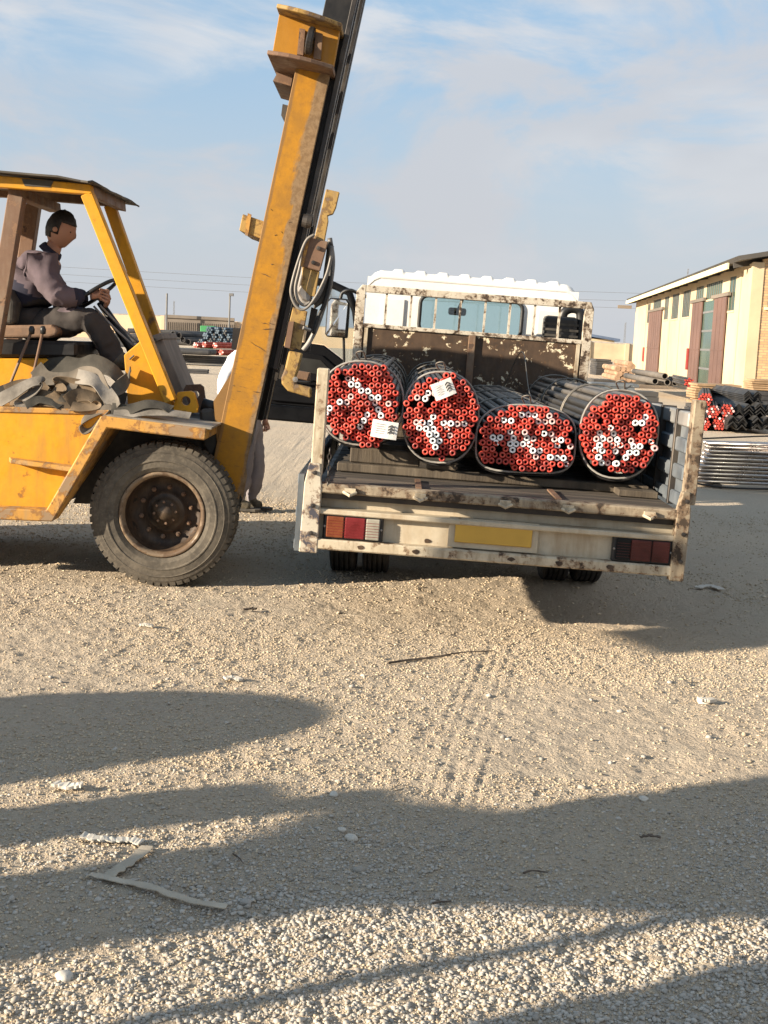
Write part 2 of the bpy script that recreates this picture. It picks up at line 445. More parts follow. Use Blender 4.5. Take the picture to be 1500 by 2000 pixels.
TRACKS = []      # tyre marks pressed into the soil: start, end, half length taper
for k_, (a, b) in enumerate([((950, 1250), (800, 1610)), ((972, 1250), (832, 1615)), ((992, 1252), (862, 1620)), ((1012, 1255), (895, 1620)), ((928, 1255), (768, 1600)),
                             ((985, 1240), (1170, 1440)), ((1010, 1230), (1215, 1430)), ((1040, 1230), (1260, 1420)), ((960, 1230), (1120, 1420)), ((1075, 1235), (1300, 1400))]):
    pa, pb = gat(*a), gat(*b)
    TRACKS.append((pa.x, pa.y, pb.x, pb.y, .0066 if k_ < 5 else .0042))


def ground_h(x, y):
    x = np.asarray(x, float); y = np.asarray(y, float)
    r = np.hypot(x, y - 4)
    fade = np.clip(1 - (r - 6) / 30, 0, 1)
    h = .020 * vnoise(x * 1.1 + 9, y * 1.1) + .012 * vnoise(x * 4.3, y * 4.3 + 5) + .009 * vnoise(x * 13, y * 13) + .0085 * vnoise(x * 29, y * 29 + 70) + .0075 * vnoise(x * 53 + 20, y * 53)
    h = h * fade
    for ax, ay, bx, by, amp in TRACKS:
        dx, dy = bx - ax, by - ay; L = math.hypot(dx, dy)
        s = ((x - ax) * dx + (y - ay) * dy) / L; d = ((x - ax) * -dy + (y - ay) * dx) / L
        along = np.clip(np.minimum(s, L - s) / .6, 0, 1) * np.clip(.75 + 1.1 * vnoise(s * 1.7 + ax * 9, d * 2 + ay), .35, 1.1)
        h = h + amp * along * np.exp(-(d / .011) ** 2) * (.8 + .5 * vnoise(s * 17 + ax * 50, d * 3 + 3)) * 1.3 - amp * .7 * along * np.exp(-((d - .026) / .013) ** 2)
    return h - .006


def axis_grid(lo, hi, step, far, g=1.09):
    a = list(np.arange(lo, hi, step)); s = step
    while a[-1] < far:
        s *= g; a.append(a[-1] + s)
    return a


xs = axis_grid(0, 2.35, .0155, 2600, 1.08); xs = np.array([-v for v in xs[:0:-1]] + xs)
ys = axis_grid(2.3, 7.6, .0155, 4000, 1.055); ys = np.array([-60, -20, -8, -3, -1, 0, .8, 1.4, 1.8, 2.05] + ys)
gx, gy = np.meshgrid(xs, ys, indexing='ij'); gz = ground_h(gx, gy)
nx_, ny_ = gx.shape


def np_mesh(name, verts, faces, mat, smooth=True):
    me = bpy.data.meshes.new(name); k = faces.shape[1]
    me.vertices.add(len(verts)); me.vertices.foreach_set('co', verts.astype(np.float32).ravel())
    me.loops.add(faces.size); me.loops.foreach_set('vertex_index', faces.astype(np.int32).ravel())
    me.polygons.add(len(faces)); me.polygons.foreach_set('loop_start', np.arange(0, faces.size, k, dtype=np.int32))
    me.polygons.foreach_set('loop_total', np.full(len(faces), k, dtype=np.int32))
    me.update(calc_edges=True); me.validate()
    if smooth: me.polygons.foreach_set('use_smooth', np.ones(len(me.polygons), dtype=bool))
    me.materials.append(M[mat])
    o = bpy.data.objects.new(name, me); col.objects.link(o); return o


ii, jj = np.meshgrid(np.arange(nx_ - 1), np.arange(ny_ - 1), indexing='ij')
a_ = (ii * ny_ + jj).ravel()
ground = np_mesh('ground', np.stack([gx.ravel(), gy.ravel(), gz.ravel()], 1), np.stack([a_, a_ + ny_, a_ + ny_ + 1, a_ + 1], 1), 'ground')
tag(ground, kind='structure')

# loose stones: gravel in the foreground, soil chips further on
import bmesh
_b = bmesh.new(); bmesh.ops.create_icosphere(_b, subdivisions=1, radius=1); _b.verts.ensure_lookup_table()
ICO = np.array([v.co[:] for v in _b.verts]); ICF = np.array([[v.index for v in f.verts] for f in _b.faces]); _b.free()
OCT = np.array([(1, 0, 0), (-1, 0, 0), (0, 1, 0), (0, -1, 0), (0, 0, 1), (0, 0, -1)], float); OCF = np.array([(0, 2, 4), (2, 1, 4), (1, 3, 4), (3, 0, 4), (2, 0, 5), (1, 2, 5), (3, 1, 5), (0, 3, 5)])


def scatter(name, mat, regions, smooth, label):
    P = []; S = []; SV, SF = (ICO, ICF) if smooth else (OCT * 1.15, OCF); nv = len(SV)
    for x0, x1, y0, y1, dens, lo, hi, dfun in regions:
        n = int(dens * (x1 - x0) * (y1 - y0)); px = rng.uniform(x0, x1, n); py = rng.uniform(y0, y1, n)
        keep = np.abs(px) < .33 * py + 1.25
        if dfun is not None: keep &= rng.random(n) < dfun(px, py)
        px, py = px[keep], py[keep]; n = len(px)
        P.append(np.stack([px, py], 1)); S.append(lo + (hi - lo) * rng.random(n) ** 2.2)
    P = np.concatenate(P); S = np.concatenate(S); n = len(P)
    sh = SV[None] * (1 + .28 * rng.uniform(-1, 1, (n, nv, 1)))
    sc = np.stack([rng.uniform(.75, 1.35, n), rng.uniform(.6, 1.1, n), rng.uniform(.4, .8, n)], 1)[:, None, :]
    sh = sh * sc
    ang = rng.uniform(0, 2 * np.pi, n); tl = rng.normal(0, .3, n)
    c, s = np.cos(tl)[:, None], np.sin(tl)[:, None]
    y2 = sh[..., 1] * c - sh[..., 2] * s; z2 = sh[..., 1] * s + sh[..., 2] * c
    c, s = np.cos(ang)[:, None], np.sin(ang)[:, None]
    x3 = sh[..., 0] * c - y2 * s; y3 = sh[..., 0] * s + y2 * c
    h = ground_h(P[:, 0], P[:, 1])
    v = np.stack([x3 * S[:, None] + P[:, :1], y3 * S[:, None] + P[:, 1:], z2 * S[:, None] + (h + S * .22)[:, None]], 2).reshape(-1, 3)
    f = (SF[None] + (np.arange(n) * nv)[:, None, None]).reshape(-1, 3)
    o = np_mesh(name, v, f, mat, smooth)
    return tag(o, label, 'gravel', kind='stuff')


def near_dens(x, y):
    # the gravel heap thins towards the far left
    t = np.clip((3.9 + .35 * x - y) / 1.0 + .35 + 1.3 * vnoise(x * 1.3 + 40, y * 1.3), 0.10, 1)
    return t


def patch(x, y):
    return np.clip(.45 + 1.8 * vnoise(x * 1.1 + 3, y * 1.1 + 8), .12, 1)


scatter('gravel', 'gravel', [(-2.2, 2.2, 2.35, 3.5, 8800, .0032, .0098, near_dens), (-2.5, 2.5, 3.5, 4.5, 6000, .0030, .0085, near_dens),
                             (-2.8, 2.8, 2.4, 6.0, 9, .010, .017, None)], True, 'loose grey gravel pebbles spread over the foreground')
scatter('soil_chips', 'chips', [(-2.4, 2.4, 2.4, 4.6, 5600, .0022, .0065, None), (-3.0, 3.0, 4.5, 7.2, 6000, .0026, .0075, patch), (-4.5, 4.5, 7.2, 13, 1500, .0040, .0105, patch),
                                (-3, 3, 4.5, 9, 5, .010, .017, None)], False, 'small earth chips and stones on the sandy yard')

# ================================================================== FAR SETTING
# boundary wall running across the back, farther off to the right
w0, w1 = at(-150, 595, 150), at(1330, 678, 300)
b = MB(); 
def wall_piece(name, pa, pb, ztop, mat, label, cat, th=.3, panels=0):
    d = (pb - pa); d.z = 0; L = d.length; d.normalize(); n_ = V(d.y, -d.x, 0)
    t = thing(name, V(pa.x, pa.y, 0), label, cat)
    MB().prism([V(pa.x, pa.y, -.3), V(pb.x, pb.y, -.3), V(pb.x, pb.y, ztop[1]), V(pa.x, pa.y, ztop[0])], -n_ * th).build('wall', mat, t)
    k = max(2, int(L / 12))
    for i in range(k + 1):
        p = pa.lerp(pb, i / k); z = ztop[0] + (ztop[1] - ztop[0]) * i / k
        MB().prism([V(p.x, p.y, -.3) - d * .25, V(p.x, p.y, -.3) + d * .25, V(p.x, p.y, z + .12) + d * .25, V(p.x, p.y, z + .12) - d * .25], n_ * .2).build('pillar', mat, t)
    MB().prism([V(pa.x, pa.y, ztop[0] + .002) , V(pb.x, pb.y, ztop[1] + .002), V(pb.x, pb.y, ztop[1] + .16), V(pa.x, pa.y, ztop[0] + .16)], -n_ * (th + .1)).build('coping', 'concrete', t)
    return t


gL, gR = at(322, 615, 167), at(458, 622, 167)
wall_piece('boundary_wall', at(-200, 600, 168), at(318, 618, 168), (at(-200, 598, 168).z, at(318, 618, 168).z), 'wall_peach', 'long peach boundary wall behind the forklift cab', 'wall')
wall_piece('boundary_wall', at(460, 632, 168), at(720, 646, 168), (at(460, 630, 168).z, at(720, 644, 168).z), 'wall_peach', 'peach boundary wall seen between the mast and the truck door', 'wall')
wall_piece('boundary_wall', at(1150, 668, 150), at(1300, 678, 150), (at(1150, 668, 150).z, at(1300, 678, 150).z), 'wall_plaster', 'peach yard wall joining the warehouse from the left', 'wall')
# gate with two poles
g = thing('metal_gate', V(gL.x, gL.y, 0), 'dark brown corrugated metal gate in the far wall', 'gate')
d = gR - gL; d.z = 0
MB().prism([V(gL.x, gL.y, -.2), V(gR.x, gR.y, -.2), gR, gL], V(0, .15, 0)).build('gate_panel', 'gate_metal', g)
for i in range(36):
    p = V(gL.x, gL.y, 0).lerp(V(gR.x, gR.y, 0), (i + .5) / 36)
    MB().box(p.x - .06, p.x + .06, p.y - .14, p.y - .01, 0, gL.z - .9).build('slat', 'gate_metal', g)
MB().prism([gL + V(0, -.05, -.35), gR + V(0, -.05, -.35), gR + V(0, -.05, .05), gL + V(0, -.05, .05)], V(0, -.15, 0)).build('top_rail', 'gate_metal', g)
p0, p1 = at(326, 573, 165), at(326, 640, 165)
MB().tube([V(p0.x, p0.y, -.2), p0], .13, 8).build('gate_pole', 'pole_grey', None)
tag(bpy.data.objects['gate_pole'], 'thin plain pole at the left end of the metal gate', 'pole')
lp = at(449, 576, 166)
t = thing('lamp_post', V(lp.x, lp.y, 0), 'thin lamp post at the right end of the metal gate', 'lamp post')
MB().tube([V(lp.x, lp.y, -.2), lp], .12, 8).build('lamp_pole', 'pole_grey', t)
MB().box(lp.x - .1, lp.x + .5, lp.y - .25, lp.y + .25, lp.z - .15, lp.z + .22).build('lamp_head', 'pole_grey', t, bevel=.03)
q0 = at(265, 610, 160); MB().box(q0.x - .25, q0.x + .25, q0.y - .3, q0.y + .3, -.2, q0.z).build('gate_pillar', 'concrete', None)
tag(bpy.data.objects['gate_pillar'], 'grey pillar in the far wall behind the forklift guard', 'pillar')
for i, (x, y0, y1, Y, lab) in enumerate([(340, 588, 630, 420, 'faint lattice mast beyond the metal gate'), (1222, 630, 690, 420, 'faint thin mast left of the warehouse'), (1344, 525, 600, 420, 'faint antenna mast above the warehouse roof'),
                                         (648, 540, 640, 380, 'faint thin mast behind the truck door window')]):
    a, c = at(x, y0, Y), at(x, y1, Y); o = thing('lattice_mast', V(a.x, a.y, 0), lab, 'mast')
    for dx in (-.28, .28):
        MB().tube([V(a.x + dx, a.y, -.5), V(a.x + dx * .5, a.y, a.z)], .07, 5).build('leg', 'pole_grey', o)
    mb = MB(); k = 12
    for j in range(k):
        z0, z1 = a.z * j / k, a.z * (j + 1) / k; s = 1 if j % 2 else -1
        mb.tube([V(a.x - .28 * s, a.y, z0), V(a.x + .28 * s, a.y, z1)], .045, 4)
    mb.build('lattice', 'pole_grey', o)
# power lines strung across the sky
for k_, (ya, yb, lab) in enumerate([(503, 562, 'uppermost thin power line crossing the sky'), (517, 578, 'middle thin power line crossing the sky'), (531, 592, 'lowest thin power line crossing the sky')]):
    a, c = at(-250, ya - 5, 260), at(1650, yb + 22, 260)
    pts = [a.lerp(c, i / 24) - V(0, 0, 1.2 * math.sin(math.pi * i / 24)) for i in range(25)]
    tag(MB().tube(pts, .028, 4).build('power_line', 'pole_grey'), lab, 'power line')
# small far house by the yard wall
p = at(1130, 650, 170); q = at(1206, 662, 170)
t = thing('far_house', V(p.x, p.y, 0), 'small peach house with blue roof beyond the truck headboard', 'house')
MB().box(p.x, q.x - .4, 170, 180, -.3, q.z - .1).build('wall', 'wall_plaster', t)
MB().prism([V(p.x - 1, 169.5, p.z - .1), V(q.x + .3, 169.5, q.z - .35), V(q.x + .3, 169.5, q.z), V(p.x - 1, 169.5, p.z + .25)], V(0, 11, 0)).build('roof', 'blue_roof', t)
MB().box(p.x + 3.4, p.x + 4.2, 169.9, 169.99, .6, 1.6).build('window', 'dark_glass', t)

# ================================================================== WAREHOUSE
A = at(1475, 512, 40); Bp = at(1243, 588, 78)
P0 = V(A.x, A.y, 0); dv = V(Bp.x - A.x, Bp.y - A.y, 0); WL = dv.length; dv.normalize(); wn = V(-dv.y, dv.x, 0)
if wn.x > 0: wn = -wn
EAVE = A.z


def wt_(px, py):
    """photo point on the long wall -> distance along it, height"""
    dr = ray(px, py); tt = (P0 - CAM).dot(wn) / dr.dot(wn); h = CAM + dr * tt
    return (h - P0).dot(dv), h.z


def wp(t_, z, o=0.0):
    return P0 + dv * t_ + wn * o + V(0, 0, z)


wh = thing('warehouse', P0, 'yellow plastered warehouse with brown sliding doors at the right', 'building')


def wbox(t0, t1, z0, z1, o0, o1, name, mat, parent=None, bev=0):
    mb = MB(); mb.prism([wp(t0, z0, o0), wp(t1, z0, o0), wp(t1, z1, o0), wp(t0, z1, o0)], wn * (o1 - o0))
    return mb.build(name, mat, parent or wh, bevel=bev)


cx = lambda x: 1100 + x / 3.75
cy = lambda y: 460 + y / 3.75
wins = [(612, 632, 505, 640), (657, 713, 440, 565), (736, 765, 430, 615), (790, 838, 410, 610), (868, 922, 390, 597), (970, 1024, 375, 492), (1046, 1160, 335, 460), (1206, 1250, 300, 550)]
W2 = []
for x0, x1, y0, y1 in wins:
    ta, z1 = wt_(cx((x0 + x1) / 2), cy(y0)); tb, z0 = wt_(cx((x0 + x1) / 2), cy(y1))
    t0 = wt_(cx(x1), cy(y1))[0]; t1 = wt_(cx(x0), cy(y1))[0]
    W2.append((t0, t1, z0, min(EAVE - .25, z1)))
doors = [(625, 712, 560, True), (940, 1010, 497, True), (1098, 1185, 462, True)]
# wall built as piers and spandrels round the openings
ZL = min(w_[2] for w_ in W2)
edges = sorted(W2)
for (t0, t1, z0, z1) in edges:
    wbox(t0, t1, -.3, z0, -.25, 0, 'wall_panel', 'wall_plaster')
    wbox(t0, t1, z1, EAVE, -.25, 0, 'wall_panel', 'wall_plaster')
prev = 0.0
for (t0, t1, z0, z1) in edges + [(WL, WL, 0, 0)]:
    if t0 - prev > .02: wbox(prev, t0, -.3, EAVE, -.25, 0, 'wall_panel', 'wall_plaster')
    prev = max(prev, t1)
for (t0, t1, z0, z1) in W2:
    w_ = wbox(t0, t1, z0, z1, -.24, -.02, 'window', 'green_glass' if z1 - z0 < 1.7 else 'dark_glass')
    nb = max(2, int((t1 - t0) / .45))
    for i in range(nb + 1):
        tt = t0 + (t1 - t0) * i / nb
        wbox(tt - .03, tt + .03, z0, z1, -.018, -.004, 'bar', 'gate_metal', w_)
    wbox(t0 - .05, t1 + .05, z0 - .07, z0 - .002, .002, .025, 'sill', 'wall_plaster', w_)
for x in (600, 775, 848, 1272):
    t_ = wt_(cx(x), cy(700))[0]
    wbox(t_ - .18, t_ + .18, -.3, EAVE - .2, .002, .03, 'pilaster', 'wall_plaster')
wd = None
for x0, x1, yt, _ in doors:
    t1 = wt_(cx(x0), cy(800))[0]; t0 = wt_(cx(x1), cy(800))[0]; zt = wt_(cx((x0 + x1) / 2), cy(yt))[1]
    dr_ = wbox(t0, t1, -.1, zt, .04, .09, 'sliding_door', 'door_brown')
    k = max(3, int((t1 - t0) / .8))
    for i in range(1, k):
        tt = t0 + (t1 - t0) * i / k
        wbox(tt - .03, tt + .03, 0, zt, .092, .10, 'rib', 'door_brown', dr_)
    wbox(t0 - .6, t1 + .6, zt + .01, zt + .14, .03, .13, 'door_rail', 'gate_metal', dr_)
    wbox(t0, t1, zt * .47, zt * .47 + .05, .092, .11, 'rib', 'door_brown', dr_)
t1 = wt_(cx(1012), cy(800))[0]; t0 = wt_(cx(1096), cy(800))[0]; zt = wt_(cx(1055), cy(475))[1]
gd = wbox(t0, t1, -.1, zt, .005, .02, 'glazed_opening', 'green_glass')
for i in range(5):
    zz = zt * (i + .3) / 5; wbox(t0, t1, zz, zz + .08, .022, .035, 'bar', 'pole_grey', gd)
t_ = wt_(cx(590), cy(870)); wbox(t_[0] - .3, t_[0] + .3, t_[1] - .4, t_[1] + .4, .01, .06, 'red_notice', 'cap_red_3')
t_ = wt_(cx(930), cy(905)); wbox(t_[0] - .2, t_[0] + .2, t_[1] - .45, t_[1] + .45, .10, .16, 'red_notice', 'cap_red_3')
# gable of brick, roof, fascia
gd_ = -wn
g0 = P0; GL = 16
rise = 1.55
def gp(s_, z, o=0.0): return P0 + gd_ * s_ - dv * o + V(0, 0, z)
MB().prism([gp(.25, -.3), gp(GL, -.3), gp(GL, EAVE), gp(GL / 2, EAVE + rise), gp(.25, EAVE + .1)], dv * .25).build('gable_wall', 'brick_wall', wh)
MB().prism([gp(-.06, -.3, .03), gp(.30, -.3, .03), gp(.30, EAVE, .03), gp(-.06, EAVE, .03)], dv * .249).build('corner_pier', 'wall_plaster', wh)
w_ = MB().prism([gp(.5, 3.15, .05), gp(2.6, 3.15, .05), gp(2.6, EAVE - .25, .05), gp(.5, EAVE - .25, .05)], dv * .048).build('window', 'green_glass', wh)
MB().prism([gp(.4, 3.05, .12), gp(2.7, 3.05, .12), gp(2.7, 3.14, .12), gp(.4, 3.14, .12)], dv * .115).build('sill', 'fascia', w_)
for s_ in (-.7,):
    mb = MB(); e0 = -.5
    za = EAVE + .02; sl_ = rise / (GL / 2)
    def rp(s_, zoff, o): return P0 + gd_ * s_ + dv * o + V(0, 0, EAVE + .12 + sl_ * s_ + zoff)
    mb.add([rp(e0, 0, -.4), rp(GL / 2, 0, -.4), rp(GL / 2, 0, WL + .25), rp(e0, 0, WL + .25), rp(e0 - .1, .15, -.4), rp(GL / 2, .15, -.4), rp(GL / 2, .15, WL + .25), rp(e0 - .1, .15, WL + .25)],
           [(0, 1, 2, 3), (4, 7, 6, 5), (0, 4, 5, 1), (1, 5, 6, 2), (2, 6, 7, 3), (3, 7, 4, 0)])
    ro = mb.build('roof', 'roof_dark', wh)
    MB().prism([rp(e0 - .06, -.16, 1.5), rp(e0 - .06, -.16, WL + .25), rp(e0 - .06, .04, WL + .25), rp(e0 - .06, .04, 1.5)], wn * .06).build('fascia', 'fascia', ro)
    for i in range(14):
        o_ = 1 + (WL - 1) * i / 13
        MB().bar(rp(e0, -.09, o_), rp(1.0, -.09, o_), .12, .16).build('rafter', 'roof_dark', ro)
lampp = wp(WL - .3, EAVE - .35, .8)
MB().bar(lampp + wn * .35, lampp - wn * .5, .25, .2).build('flood_lamp', 'gate_metal', wh)
MB().bar(gp(1.6, 2.1, .1), gp(1.6, 2.1, .9), .9, .75).build('air_cooler', 'gate_metal', wh, bevel=.03)

# ================================================================== STOCK IN THE YARD
def hexpack(rx, rz, pitch, jit=0.0, flat=2.0, wob=0.0):
    out = []; row = 0; dz = pitch * .866
    kz = int(rz / dz) + 1
    for j in range(-kz, kz + 1):
        z = j * dz; kx = int(rx / pitch) + 2
        for i in range(-kx, kx + 1):
            x = i * pitch + (pitch / 2 if j % 2 else 0)
            fl_ = flat if z > 0 or flat < 2.4 else flat + 1.6
            if ((abs(x) / rx) ** fl_ + (abs(z) / rz) ** fl_) * (1 + wob * 2 * mnoise.noise(V(1.6 * math.cos(math.atan2(z, x)), 1.6 * math.sin(math.atan2(z, x)), rx * 40))) <= 1: out.append((x + random.gauss(0, jit), z + random.gauss(0, jit)))
    return out


def rod_bundle(px, py, Y, r, length, dr, side, ends, label, cat='pipe bundle', group=None, pitch=None, name='pipe_bundle', fr=None):
    c = at(px, py, Y); dr = Vector(dr).normalized()
    sx = dr.cross(V(0, 0, 1)).normalized(); t = thing(name, V(c.x, c.y, max(0, c.z - r)), label, cat, group)
    pitch = pitch or r * .42; ro = MB(); ca = MB()
    for x, z in hexpack(r - pitch * .45, r - pitch * .45, pitch, pitch * .05):
        o = c + sx * x + V(0, 0, z) + dr * random.uniform(-.02, .02)
        ro.tube([o, o + dr * length], pitch * .47, 6)
        ca.tube([o - dr * .03, o - dr * .002], pitch * .46, 6, random.randrange(len(ends)))
    ro.build('pipes', side, t); ca.build('end_caps', ends, t)
    return t


for k_, (x, y, r, lab) in enumerate([(1393, 804, .19, 'red ended pipe bundle left of the pair beside the angle bars'), (1420, 802, .19, 'red ended pipe bundle touching the upper angle bars'), (1405, 827, .19, 'red ended pipe bundle lowest in its heap by the truck'),
                                     (1374, 828, .18, 'red ended pipe bundle on the ground nearest the truck corner post'), (1378, 780, .165, 'red ended pipe bundle topmost just above the truck corner post')]):
    rod_bundle(x, y, 26, r, 4.5, (.25, 1, 0), 'pipe_dark', ['cap_red_0', 'cap_red_1', 'cap_red_3', 'cap_pink'], lab, group='red ended bundles at the right', pitch=.062)
rod_bundle(1345, 747, 39, .17, 4, (.1, 1, 0), 'pipe_dark', ['cap_red_0', 'cap_red_1'], 'small red ended bundle beside the warehouse door', group='red ended bundles at the right')

# stacks of angle bars
_ang = None
def angle_stack(px, py, Y, cols, rows, wd_, label):
    global _ang
    c = at(px, py, Y); t = thing('angle_bar_stack', c, label, 'angle bars', 'stacks of dark angle bars')
    if _ang is None:
        mb = MB(); th = .012; h = wd_ * .5
        prof = [V(-wd_ / 2, 0, 0), V(0, 0, h), V(wd_ / 2, 0, 0), V(wd_ / 2 - .008, 0, -th), V(0, 0, h - th * 1.6), V(-wd_ / 2 + .008, 0, -th)]
        mb.prism(prof[:2] + [prof[4], prof[5]], V(0, 4.5, 0)); mb.prism([prof[1], prof[2], prof[3], prof[4]], V(0, 4.5, 0))
        o = mb.build('angle_bar', 'angle_steel', None); _ang = o.data; bpy.data.objects.remove(o)
    for i in range(cols):
        for j in range(rows):
            o = bpy.data.objects.new('angle_bar', _ang); col.objects.link(o); o.parent = t
            o.location = ((i - (cols - 1) / 2) * wd_ * 1.02, random.uniform(-.08, .08), j * .036 + random.uniform(0, .006)); o.rotation_euler = (0, 0, random.uniform(-.01, .01) - .06)


angle_stack(1470, 789, 26.5, 2, 6, .2, 'two columns of dark angle bars stacked highest beside the tan planks')
angle_stack(1452, 815, 26, 2, 6, .2, 'dark angle bars in the middle of the heap, right of the red bundles')
angle_stack(1492, 813, 26, 2, 6, .2, 'dark angle bars in the middle of the heap at the picture edge')
angle_stack(1438, 839, 25.6, 2, 6, .2, 'dark angle bars on the ground beside the red bundles')
angle_stack(1487, 840, 25.6, 2, 6, .2, 'dark angle bars on the ground at the picture edge')


def plank_stack(x0, x1, y0, y1, Y, rows, label, skew=0.0, mat='plank_tan', name='plank_stack', depth=.9, cat='planks'):
    a, c = at(x0, y1, Y), at(x1, y0, Y); t = thing(name, V(a.x, a.y, min(a.z, c.z)), label, cat)
    z0, z1 = a.z, at(x0, y0, Y).z; h = (z1 - z0) / rows
    for i in range(rows):
        mb = MB(); j = random.uniform(-.06, .06); zz = z0 + i * h
        mb.box(a.x + j, c.x + j, Y + random.uniform(-.03, .03), Y + depth, zz + .008, zz + h - .004); mb.build('plank', mat, t)
    return t


def under(label, x0, x1, Y, ztop, name='timber_bearer'):
    for i, f in enumerate((.2, .8)):
        pass


plank_stack(1360, 1450, 749, 788, 30, 8, 'stack of long tan planks in front of the warehouse doors')
plank_stack(1471, 1560, 741, 762, 34, 5, 'small stack of rusty planks against the brick gable')
plank_stack(1355, 1460, 790, 812, 30, 3, 'dark bearers under the stack of long tan planks', mat='bundle_dark')
plank_stack(1468, 1560, 763, 800, 34, 4, 'dark bearers under the small rusty plank stack', mat='bundle_dark')
plank_stack(1152, 1245, 747, 760, 31, 2, 'grey steel beams lying behind the truck side gate', mat='gate_blue')
plank_stack(1150, 1290, 760, 790, 33, 3, 'low dark beams on the ground behind the truck side gate', mat='bundle_dark')
# dark upright stack
t = plank_stack(1163, 1195, 701, 733, 62, 7, 'dark jagged stack of steel between headboard and log pile', mat='bundle_dark', depth=2)
plank_stack(1160, 1345, 741, 768, 58, 3, 'low dark heap of beams under the log pile', mat='bundle_dark', depth=2)
# rusty round bars, ends towards us
lg = []
for k_, (x, y) in enumerate([(1206, 739), (1217, 741), (1228, 741), (1238, 741), (1211, 730), (1222, 731), (1233, 731), (1217, 721), (1228, 721), (1207, 720), (1236, 716), (1231, 711)]):
    c = at(x, y, 52); lg.append(c)
t = thing('log_pile', V(lg[0].x, 52, lg[0].z - .13), 'pile of rusty brown round bars, ends facing, by the yard wall', 'bar pile')
for c in lg:
    mb = MB(); mb.tube([c, c + V(.3, 5, 0)], .12, 9); mb.build('round_bar', 'rod_brown', t, smooth=False)
# grey pipes with open ends
for k_, (x, y, lab) in enumerate([(1280, 745, 'large grey pipe with open end, leftmost in the row by the warehouse'), (1299, 735, 'large grey pipe lying on top of the row by the warehouse'), (1304, 747, 'large grey pipe second in the row by the warehouse'),
                                  (1319, 748, 'large grey pipe third in the row by the warehouse'), (1331, 747, 'large grey pipe rightmost in the row by the warehouse')]):
    c = at(x, y, 42); e = c + V(.35, 7.0, 0); dd = (e - c).normalized()
    t = thing('steel_pipe', c, lab, 'pipe', 'grey pipes by the warehouse')
    MB().lathe([(.10, 0), (.105, 0), (.105, 7.2), (.085, 7.2), (.085, 0), (.10, 0)], c, dd, 14).build('tube', 'pipe_concrete', t, smooth=True)
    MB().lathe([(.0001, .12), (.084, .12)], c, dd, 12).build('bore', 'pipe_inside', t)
# bundle of bright thin tubes on bearers at the right edge
a = at(1376, 948, 15)
t = thing('tube_stack', V(a.x, a.y, 0), 'stack of long shiny thin tubes on the ground at the right edge', 'tube stack')
mbt = MB(); mbt.tube([V(0, 0, 0), V(3.6, 0, 0)], .0215, 10); to = mbt.build('tube', 'tube_bright', t, smooth=True)
bpy.data.objects.remove(to.copy()) if False else None
first = True
for j in range(11):
    for i in range(6):
        o = to if first else link_copy(to, t)
        first = False
        o.location = (.02 * j * (1 if j < 6 else 1) * .2 + random.uniform(-.012, .012) - .02 * abs(j - 8), i * .0455 + (j % 2) * .02, .075 + j * .0468); o.rotation_euler = (0, -.012 * (j / 10), .02)
for me_v in to.data.vertices: me_v.co += t.location
MB().box(a.x + .1, a.x + .2, a.y - .05, a.y + .45, -.02, .05).build('bearer', 'wood_plank', t)
MB().box(a.x + 1.5, a.x + 1.6, a.y - .05, a.y + .45, -.02, .05).build('bearer', 'wood_plank', t)
MB().ribbon([V(a.x - .1, a.y - .05, .60), V(a.x + .6, a.y - .06, .66), V(a.x + 1.6, a.y - .05, .72)], [V(0, 0, 1)] * 3, .018, .02).build('edge_band', 'black_steel', t)
MB().tube(spline([V(a.x - .2, a.y - .08, .06), V(a.x + .3, a.y - .10, .02), V(a.x + .8, a.y - .1, .03), V(a.x + 1.3, a.y - .08, .08), V(a.x + 1.9, a.y - .08, .1)]), .012, 6).build('sling_cable', 'black_steel', t)

# left background
for k_, (x, y, lab) in enumerate([(382, 674, 'far red ended bundle, top left of its heap'), (399, 673, 'far red ended bundle, second from left on top of its heap'), (420, 675, 'far red ended bundle, right one on top of its heap'),
                                  (383, 687, 'far red ended bundle, bottom left of its heap'), (399, 688, 'far red ended bundle, second from left at the bottom'), (414, 688, 'far red ended bundle, third from left at the bottom'), (432, 688, 'far red ended bundle, bottom right of its heap')]):
    rod_bundle(x, y, 84, .25, 5, (.5, 1, 0), 'bundle_red', ['bundle_red', 'cap_pink', 'cap_red_3'], lab, group='far red bundles behind the forklift', pitch=.14)
random.seed(21)
ordn = ['leftmost', 'second', 'third', 'fourth', 'rightmost']
for r_, rown in enumerate(('bottom', 'middle', 'top')):
    nn_ = 5 - r_
    for i in range(nn_):
        x = 394 + i * 13.5 + r_ * 8 + random.uniform(-3, 3); y = 668 - r_ * 11 + random.uniform(-2, 2)
        rod_bundle(x, y, 96, .33, 5, (random.uniform(.2, .8), 1, 0), 'bundle_blue', ['bundle_blue', 'bundle_dark', 'bundle_blue'], '%s blue wrapped bundle in the %s row of the far heap' % (ordn[i] if i < nn_ - 1 else 'rightmost', rown), group='far blue bundles behind the forklift', pitch=.2)
